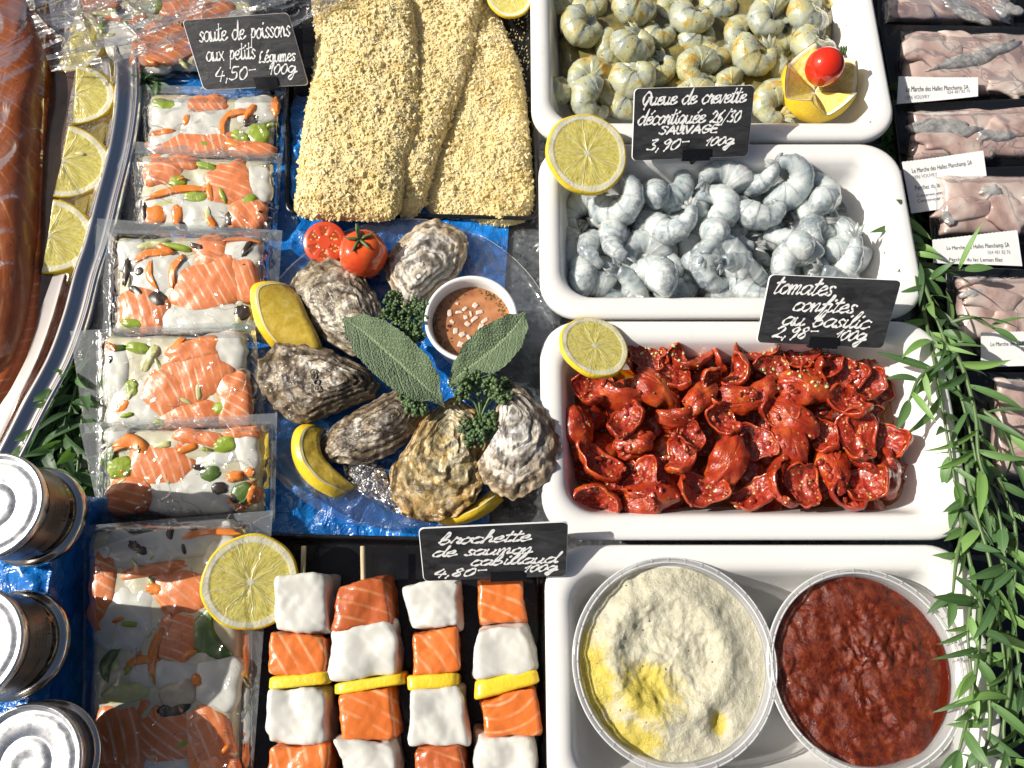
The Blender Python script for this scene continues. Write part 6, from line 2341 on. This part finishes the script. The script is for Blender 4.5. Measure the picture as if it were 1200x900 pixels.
NM = 'Le Marche des Halles Planchamp SA'
fish_pack('black sealed fish pack cut off by the top edge at the right', [(1028, -40), (1250, -40), (1250, 34), (1030, 34)], [(1036, -34), (1188, -34), (1184, 27), (1040, 26)], 10, 14,
          [('S', 1130, 14, 60, 16, -20), ('F', 1070, 14, 60, 20, 10), ('S', 1180, 12, 20, 30, 60)], None, [], 1)
fish_pack('black fish pack at the right whose white label shows its first two lines', [(1030, 28), (1260, 32), (1260, 124), (1048, 128)], [(1058, 40), (1230, 44), (1230, 110), (1054, 118)], 26, 14,
          [('F', 1090, 60, 70, 36, 10), ('S', 1130, 72, 90, 16, 18), ('S', 1165, 60, 70, 14, 24), ('F', 1140, 52, 80, 20, -10), ('F', 1180, 100, 60, 30, 0)],
          [(1053, 90), (1146, 91), (1146, 113), (1051, 122)], [(NM, .10, .58, .78, .30), ('1896 VOUVRY', .10, .88, .30, .22, 1), ('024 481 82 76', .62, .76, .28, .22, 1)], 2)
fish_pack('black fish pack at the right whose label is half covered by the next pack', [(1046, 122), (1260, 112), (1260, 235), (1060, 245)], [(1066, 134), (1230, 128), (1230, 186), (1064, 190)], 36, 16,
          [('S', 1105, 152, 80, 22, 6), ('S', 1165, 160, 50, 14, 12), ('F', 1120, 170, 90, 30, 0), ('F', 1180, 150, 50, 30, 20)],
          [(1057, 190), (1152, 177), (1160, 236), (1068, 250)], [(NM, .10, .24, .74, .13), ('1896 VOUVRY', .10, .36, .30, .10, 1), ('Perches du lac Leman', .10, .58, .5, .13), ('Conserver entre 0 et 2', .10, .72, .5, .09), ('Consommer cuit', .10, .82, .4, .09)], 3)
fish_pack('black fish pack at the right with the garland leaves over its label', [(1084, 198), (1270, 192), (1270, 318), (1094, 316)], [(1098, 210), (1250, 208), (1250, 276), (1100, 278)], 46, 18,
          [('S', 1160, 226, 24, 20, 40), ('F', 1130, 245, 70, 30, 20), ('F', 1180, 250, 50, 44, 10), ('S', 1108, 255, 30, 10, -40)],
          [(1093, 281), (1192, 270), (1198, 312), (1094, 308)], [(NM, .16, .46, .72, .20), ('024 481 82 76', .62, .66, .26, .16, 1), ('Perches du lac Leman filet', .18, .90, .60, .18)], 4)
fish_pack('black fish pack at the right lying behind the thick part of the garland', [(1108, 312), (1280, 318), (1280, 440), (1112, 440)], [(1120, 326), (1260, 328), (1260, 400), (1122, 402)], 52, 24,
          [('F', 1160, 350, 70, 40, 10), ('F', 1190, 380, 60, 30, -10), ('S', 1140, 345, 30, 14, 20)],
          [(1150, 390), (1240, 388), (1240, 428), (1150, 430)], [(NM, .12, .40, .80, .17), ('024 481 82 76', .55, .62, .28, .15, 1)], 5)
fish_pack('black fish pack lowest at the right edge beside the garland', [(1130, 436), (1290, 436), (1290, 620), (1130, 620)], [(1165, 446), (1280, 446), (1280, 560), (1160, 560)], 50, 24,
          [('F', 1190, 470, 50, 50, 10), ('F', 1200, 530, 60, 40, -10)], None, [], 6)


# ------------------------------------------------------------------ garland and leaves
def leaf_vf(base, d, L, w, up, curl):
    d = d.normalized()
    side = d.cross(up)
    if side.length < 1e-3:
        side = d.cross(Vector((1, 0, 0)))
    side.normalize()
    upn = side.cross(d).normalized()
    v, f, us = [], [], []
    n = 8
    for i in range(n + 1):
        t = i / n
        ww = w * (math.sin(math.pi * min(1, t * 0.94 + 0.06) ** 0.8) ** 0.85) * (1 if t < 1 else 0.02)
        c = base + d * (L * t) + upn * (curl * math.sin(t * 1.9) * L * 0.25 - curl * t * t * L * 0.3)
        for u in (-1, -0.5, 0, 0.5, 1):
            v.append(c + side * (u * ww) + upn * (abs(u) * ww * 0.28))
            us.append(u)
    for i in range(n):
        for j in range(4):
            a = i * 5 + j
            f.append((a, a + 1, a + 6, a + 5))
    return v, f, us


def garland(name, label, cat, stems, seed, Lr=(24, 58), wr=(2.6, 5.4), step=17, zj=10, bright=0.5):
    rg = random.Random(seed)
    c = P(stems[0][0][0], stems[0][0][1], stems[0][0][2])
    t = thing(name, label, cat, tuple(c))
    ms = MB()
    v, f, us, sh = [], [], [], []
    for st in stems:
        pts = [tuple(P(x, y, z)) for x, y, z in st]
        cp = [Vector(p) for p in cat_open(pts, 10)]
        n = len(cp)
        ms.add(tube(cp, [2.6 - 1.5 * i / n for i in range(n)], 7))
        dist, nxt, sd = 0.0, 4.0, 1
        for i in range(1, n):
            dist += (cp[i] - cp[i - 1]).length
            if dist > nxt:
                nxt += rg.uniform(0.6, 1.3) * step
                sd = -sd
                tn = (cp[i] - cp[i - 1]).normalized()
                sdv = tn.cross(Vector((0, 0, 1))).normalized() * sd
                d = tn * rg.uniform(0.15, 1.0) + sdv * rg.uniform(0.1, 1.1) + Vector((0, 0, rg.uniform(-0.45, 0.6)))
                L, w = rg.uniform(*Lr), rg.uniform(*wr)
                up = Vector((rg.uniform(-.9, .9), rg.uniform(-.9, .9), 1))
                lv, lf, lu = leaf_vf(cp[i] + Vector((0, 0, rg.uniform(-2, 3))), d, L, w, up, rg.uniform(0.1, 0.9))
                o = len(v)
                v += lv
                f += [tuple(k + o for k in q) for q in lf]
                us += lu
                sh += [min(1, max(0, rg.gauss(bright, 0.36)))] * len(lv)
                ms.add(tube([cp[i], lv[2] + (lv[12] - lv[2]) * 0.4], 0.8, 5))
        # terminal leaf
        lv, lf, lu = leaf_vf(cp[-1], cp[-1] - cp[-3], rg.uniform(*Lr), rg.uniform(*wr), Vector((0, 0, 1)), 0.4)
        o = len(v)
        v += lv
        f += [tuple(k + o for k in q) for q in lf]
        us += lu
        sh += [bright] * len(lv)
    ms.build('stem', M['stem'], t)
    mesh_obj('leaves', v, f, M['leaf'], t, attrs={'across': us, 'shade': sh})
    return t


garland('leaf_garland', 'artificial green leaf garland trailing down the right side between trays and fish packs', 'garland', [
    [(1048, 232, 40), (1064, 275, 62), (1082, 330, 78), (1104, 390, 86), (1122, 450, 90), (1140, 520, 92), (1152, 590, 90)],
    [(1050, 262, 30), (1074, 310, 52), (1084, 370, 70), (1096, 430, 84), (1108, 500, 88), (1120, 570, 84)],
    [(1085, 390, 70), (1120, 415, 96), (1142, 480, 104), (1148, 540, 104), (1170, 600, 98), (1180, 670, 92)],
    [(1130, 520, 78), (1140, 590, 88), (1158, 650, 92), (1170, 720, 92), (1180, 800, 92)],
    [(1118, 560, 70), (1128, 620, 84), (1140, 680, 90), (1134, 740, 94), (1140, 800, 96)],
    [(1160, 600, 70), (1180, 680, 84), (1192, 760, 92), (1200, 840, 92)],
    [(1150, 690, 88), (1146, 760, 98), (1138, 820, 100), (1124, 880, 100)],
    [(1165, 700, 84), (1158, 780, 96), (1160, 850, 98), (1148, 900, 98)],
    [(1180, 740, 84), (1184, 800, 96), (1176, 860, 96), (1190, 910, 96)],
    [(1115, 420, 86), (1080, 440, 98), (1065, 470, 100)],
    [(1108, 380, 80), (1140, 372, 96), (1165, 385, 98)],
    [(1085, 330, 70), (1110, 318, 86), (1130, 316, 90)],
    [(1170, 560, 84), (1190, 620, 90), (1188, 700, 92)],
     [(1190, 780, 76), (1204, 850, 84), (1200, 910, 84)],
    [(1135, 600, 80), (1122, 650, 92), (1116, 700, 96)],
    [(1150, 480, 90), (1175, 500, 100), (1190, 540, 98)],
], 4, step=17, bright=0.66)
garland('leaf_garland', 'dark green leaves between the steel platter and the vacuum bags', 'garland', [
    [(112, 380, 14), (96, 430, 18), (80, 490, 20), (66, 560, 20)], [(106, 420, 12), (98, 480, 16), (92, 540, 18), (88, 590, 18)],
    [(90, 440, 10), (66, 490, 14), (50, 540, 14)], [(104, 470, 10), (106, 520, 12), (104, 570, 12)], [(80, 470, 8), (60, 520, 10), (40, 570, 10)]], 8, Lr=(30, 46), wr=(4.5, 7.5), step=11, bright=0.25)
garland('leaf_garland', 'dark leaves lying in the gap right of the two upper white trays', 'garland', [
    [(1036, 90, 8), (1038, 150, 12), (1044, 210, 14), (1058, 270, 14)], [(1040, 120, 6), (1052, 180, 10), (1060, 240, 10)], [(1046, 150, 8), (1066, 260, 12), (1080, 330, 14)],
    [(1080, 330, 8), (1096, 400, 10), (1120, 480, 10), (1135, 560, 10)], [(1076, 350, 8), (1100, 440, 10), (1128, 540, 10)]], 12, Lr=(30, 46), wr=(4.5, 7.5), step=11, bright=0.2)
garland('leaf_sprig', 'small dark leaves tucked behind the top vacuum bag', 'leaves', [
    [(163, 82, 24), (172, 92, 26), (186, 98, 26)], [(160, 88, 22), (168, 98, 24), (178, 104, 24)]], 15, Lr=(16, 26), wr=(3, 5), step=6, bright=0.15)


# ------------------------------------------------------------------ tins at the lower left
def tin(px, py, zt, zb_, rpx, label, yaw=0.0, text=True):
    c = P(px, py, zt)
    R = rpx * K(px, py, zt)
    H = zt - zb_
    t = thing('metal_tin', label, 'tin', (c.x, c.y, zb_))
    X, Y = c.x, c.y
    v, f = lathe(X, Y, [(R * 0.93, zt - 9), (R * 0.99, zt - 8), (R, zt - 6), (R, zt - 2), (R * 0.985, zt), (R * 0.955, zt + 0.6), (R * 0.925, zt - 0.5), (R * 0.90, zt - 3.5), (R * 0.84, zt - 4), (R * 0.80, zt - 2.6), (R * 0.74, zt - 2.4), (R * 0.50, zt - 2.8),
                        (R * 0.47, zt - 4.2), (R * 0.43, zt - 4.4), (R * 0.40, zt - 3), (R * 0.20, zt - 3.2), (R * 0.16, zt - 4), (R * 0.06, zt - 4.2), (0.3, zt - 4.2)], 96, False, True)
    mesh_obj('lid', v, f, M['tin_lid'], t)
    Rb = R * 0.93
    v, f = lathe(X, Y, [(Rb, zt - 9), (Rb, zt - H * 0.17), (Rb * 0.985, zt - H * 0.19), (Rb * 0.985, zt - H * 0.22)], 96)
    mesh_obj('neck', v, f, M['tin_metal'], t)
    v, f = lathe(X, Y, [(Rb * 0.99, zt - H * 0.215), (Rb * 0.992, zt - H * 0.23), (Rb * 0.992, zt - H * 0.64), (Rb * 0.985, zt - H * 0.65)], 96)
    lb = mesh_obj('paper_label', v, f, M['tin_label'], t)
    v, f = lathe(X, Y, [(Rb * 0.97, zt - H * 0.645), (Rb * 0.965, zt - H * 0.84)], 96)
    mesh_obj('body', v, f, M['tin_glass'], t)
    v, f = lathe(X, Y, [(Rb * 0.965, zt - H * 0.83), (R * 0.985, zt - H * 0.85), (R * 1.01, zt - H * 0.88), (R * 1.015, zt - H * 0.93), (R * 1.0, zt - H * 0.97), (R * 0.96, zb_ + 0.5), (R * 0.5, zb_)], 96)
    mesh_obj('base_ring', v, f, M['tin_metal'], t)
    if text:
        mb = MB()

        def cyl(x, y):
            a = yaw + x / (Rb * 0.996)
            return (X + Rb * 1.0 * math.cos(a), Y + Rb * 1.0 * math.sin(a), y)
        for (s_, x0, zrel, hgt, wd) in (('DELICIMER', -34, 0.50, 5.2, 26), ('100g', 12, 0.60, 6.5, 16), ('filets de poisson', 0, 0.34, 3.0, 32), ('huile, sel, poivre', 0, 0.40, 3.0, 32), ('a conserver au frais', 0, 0.46, 3.0, 32), ('produit de la mer', 0, 0.52, 3.0, 32),
                                        ('fumet', -66, 0.45, 8, 24)):
            tv, tf, tw = text_vf(s_)
            mb.add(([cyl(x0 + x / tw * wd, zt - H * zrel + y * hgt) for x, y in tv], tf))
        mesh_obj('label_text', mb.v, mb.f, M['ink'], lb, smooth=False)
    return t


tin(-13, 592, 168, 90, 63, 'metal tin with a grey label, uppermost of the three at the left edge', -0.45)
tin(-42, 757, 168, 90, 68, 'metal tin with a grey label, middle of the three at the left edge', -0.05)
tin(27, 897, 128, 94, 68, 'metal tin in the lower left corner seen onto its ringed lid', 0.9, False)
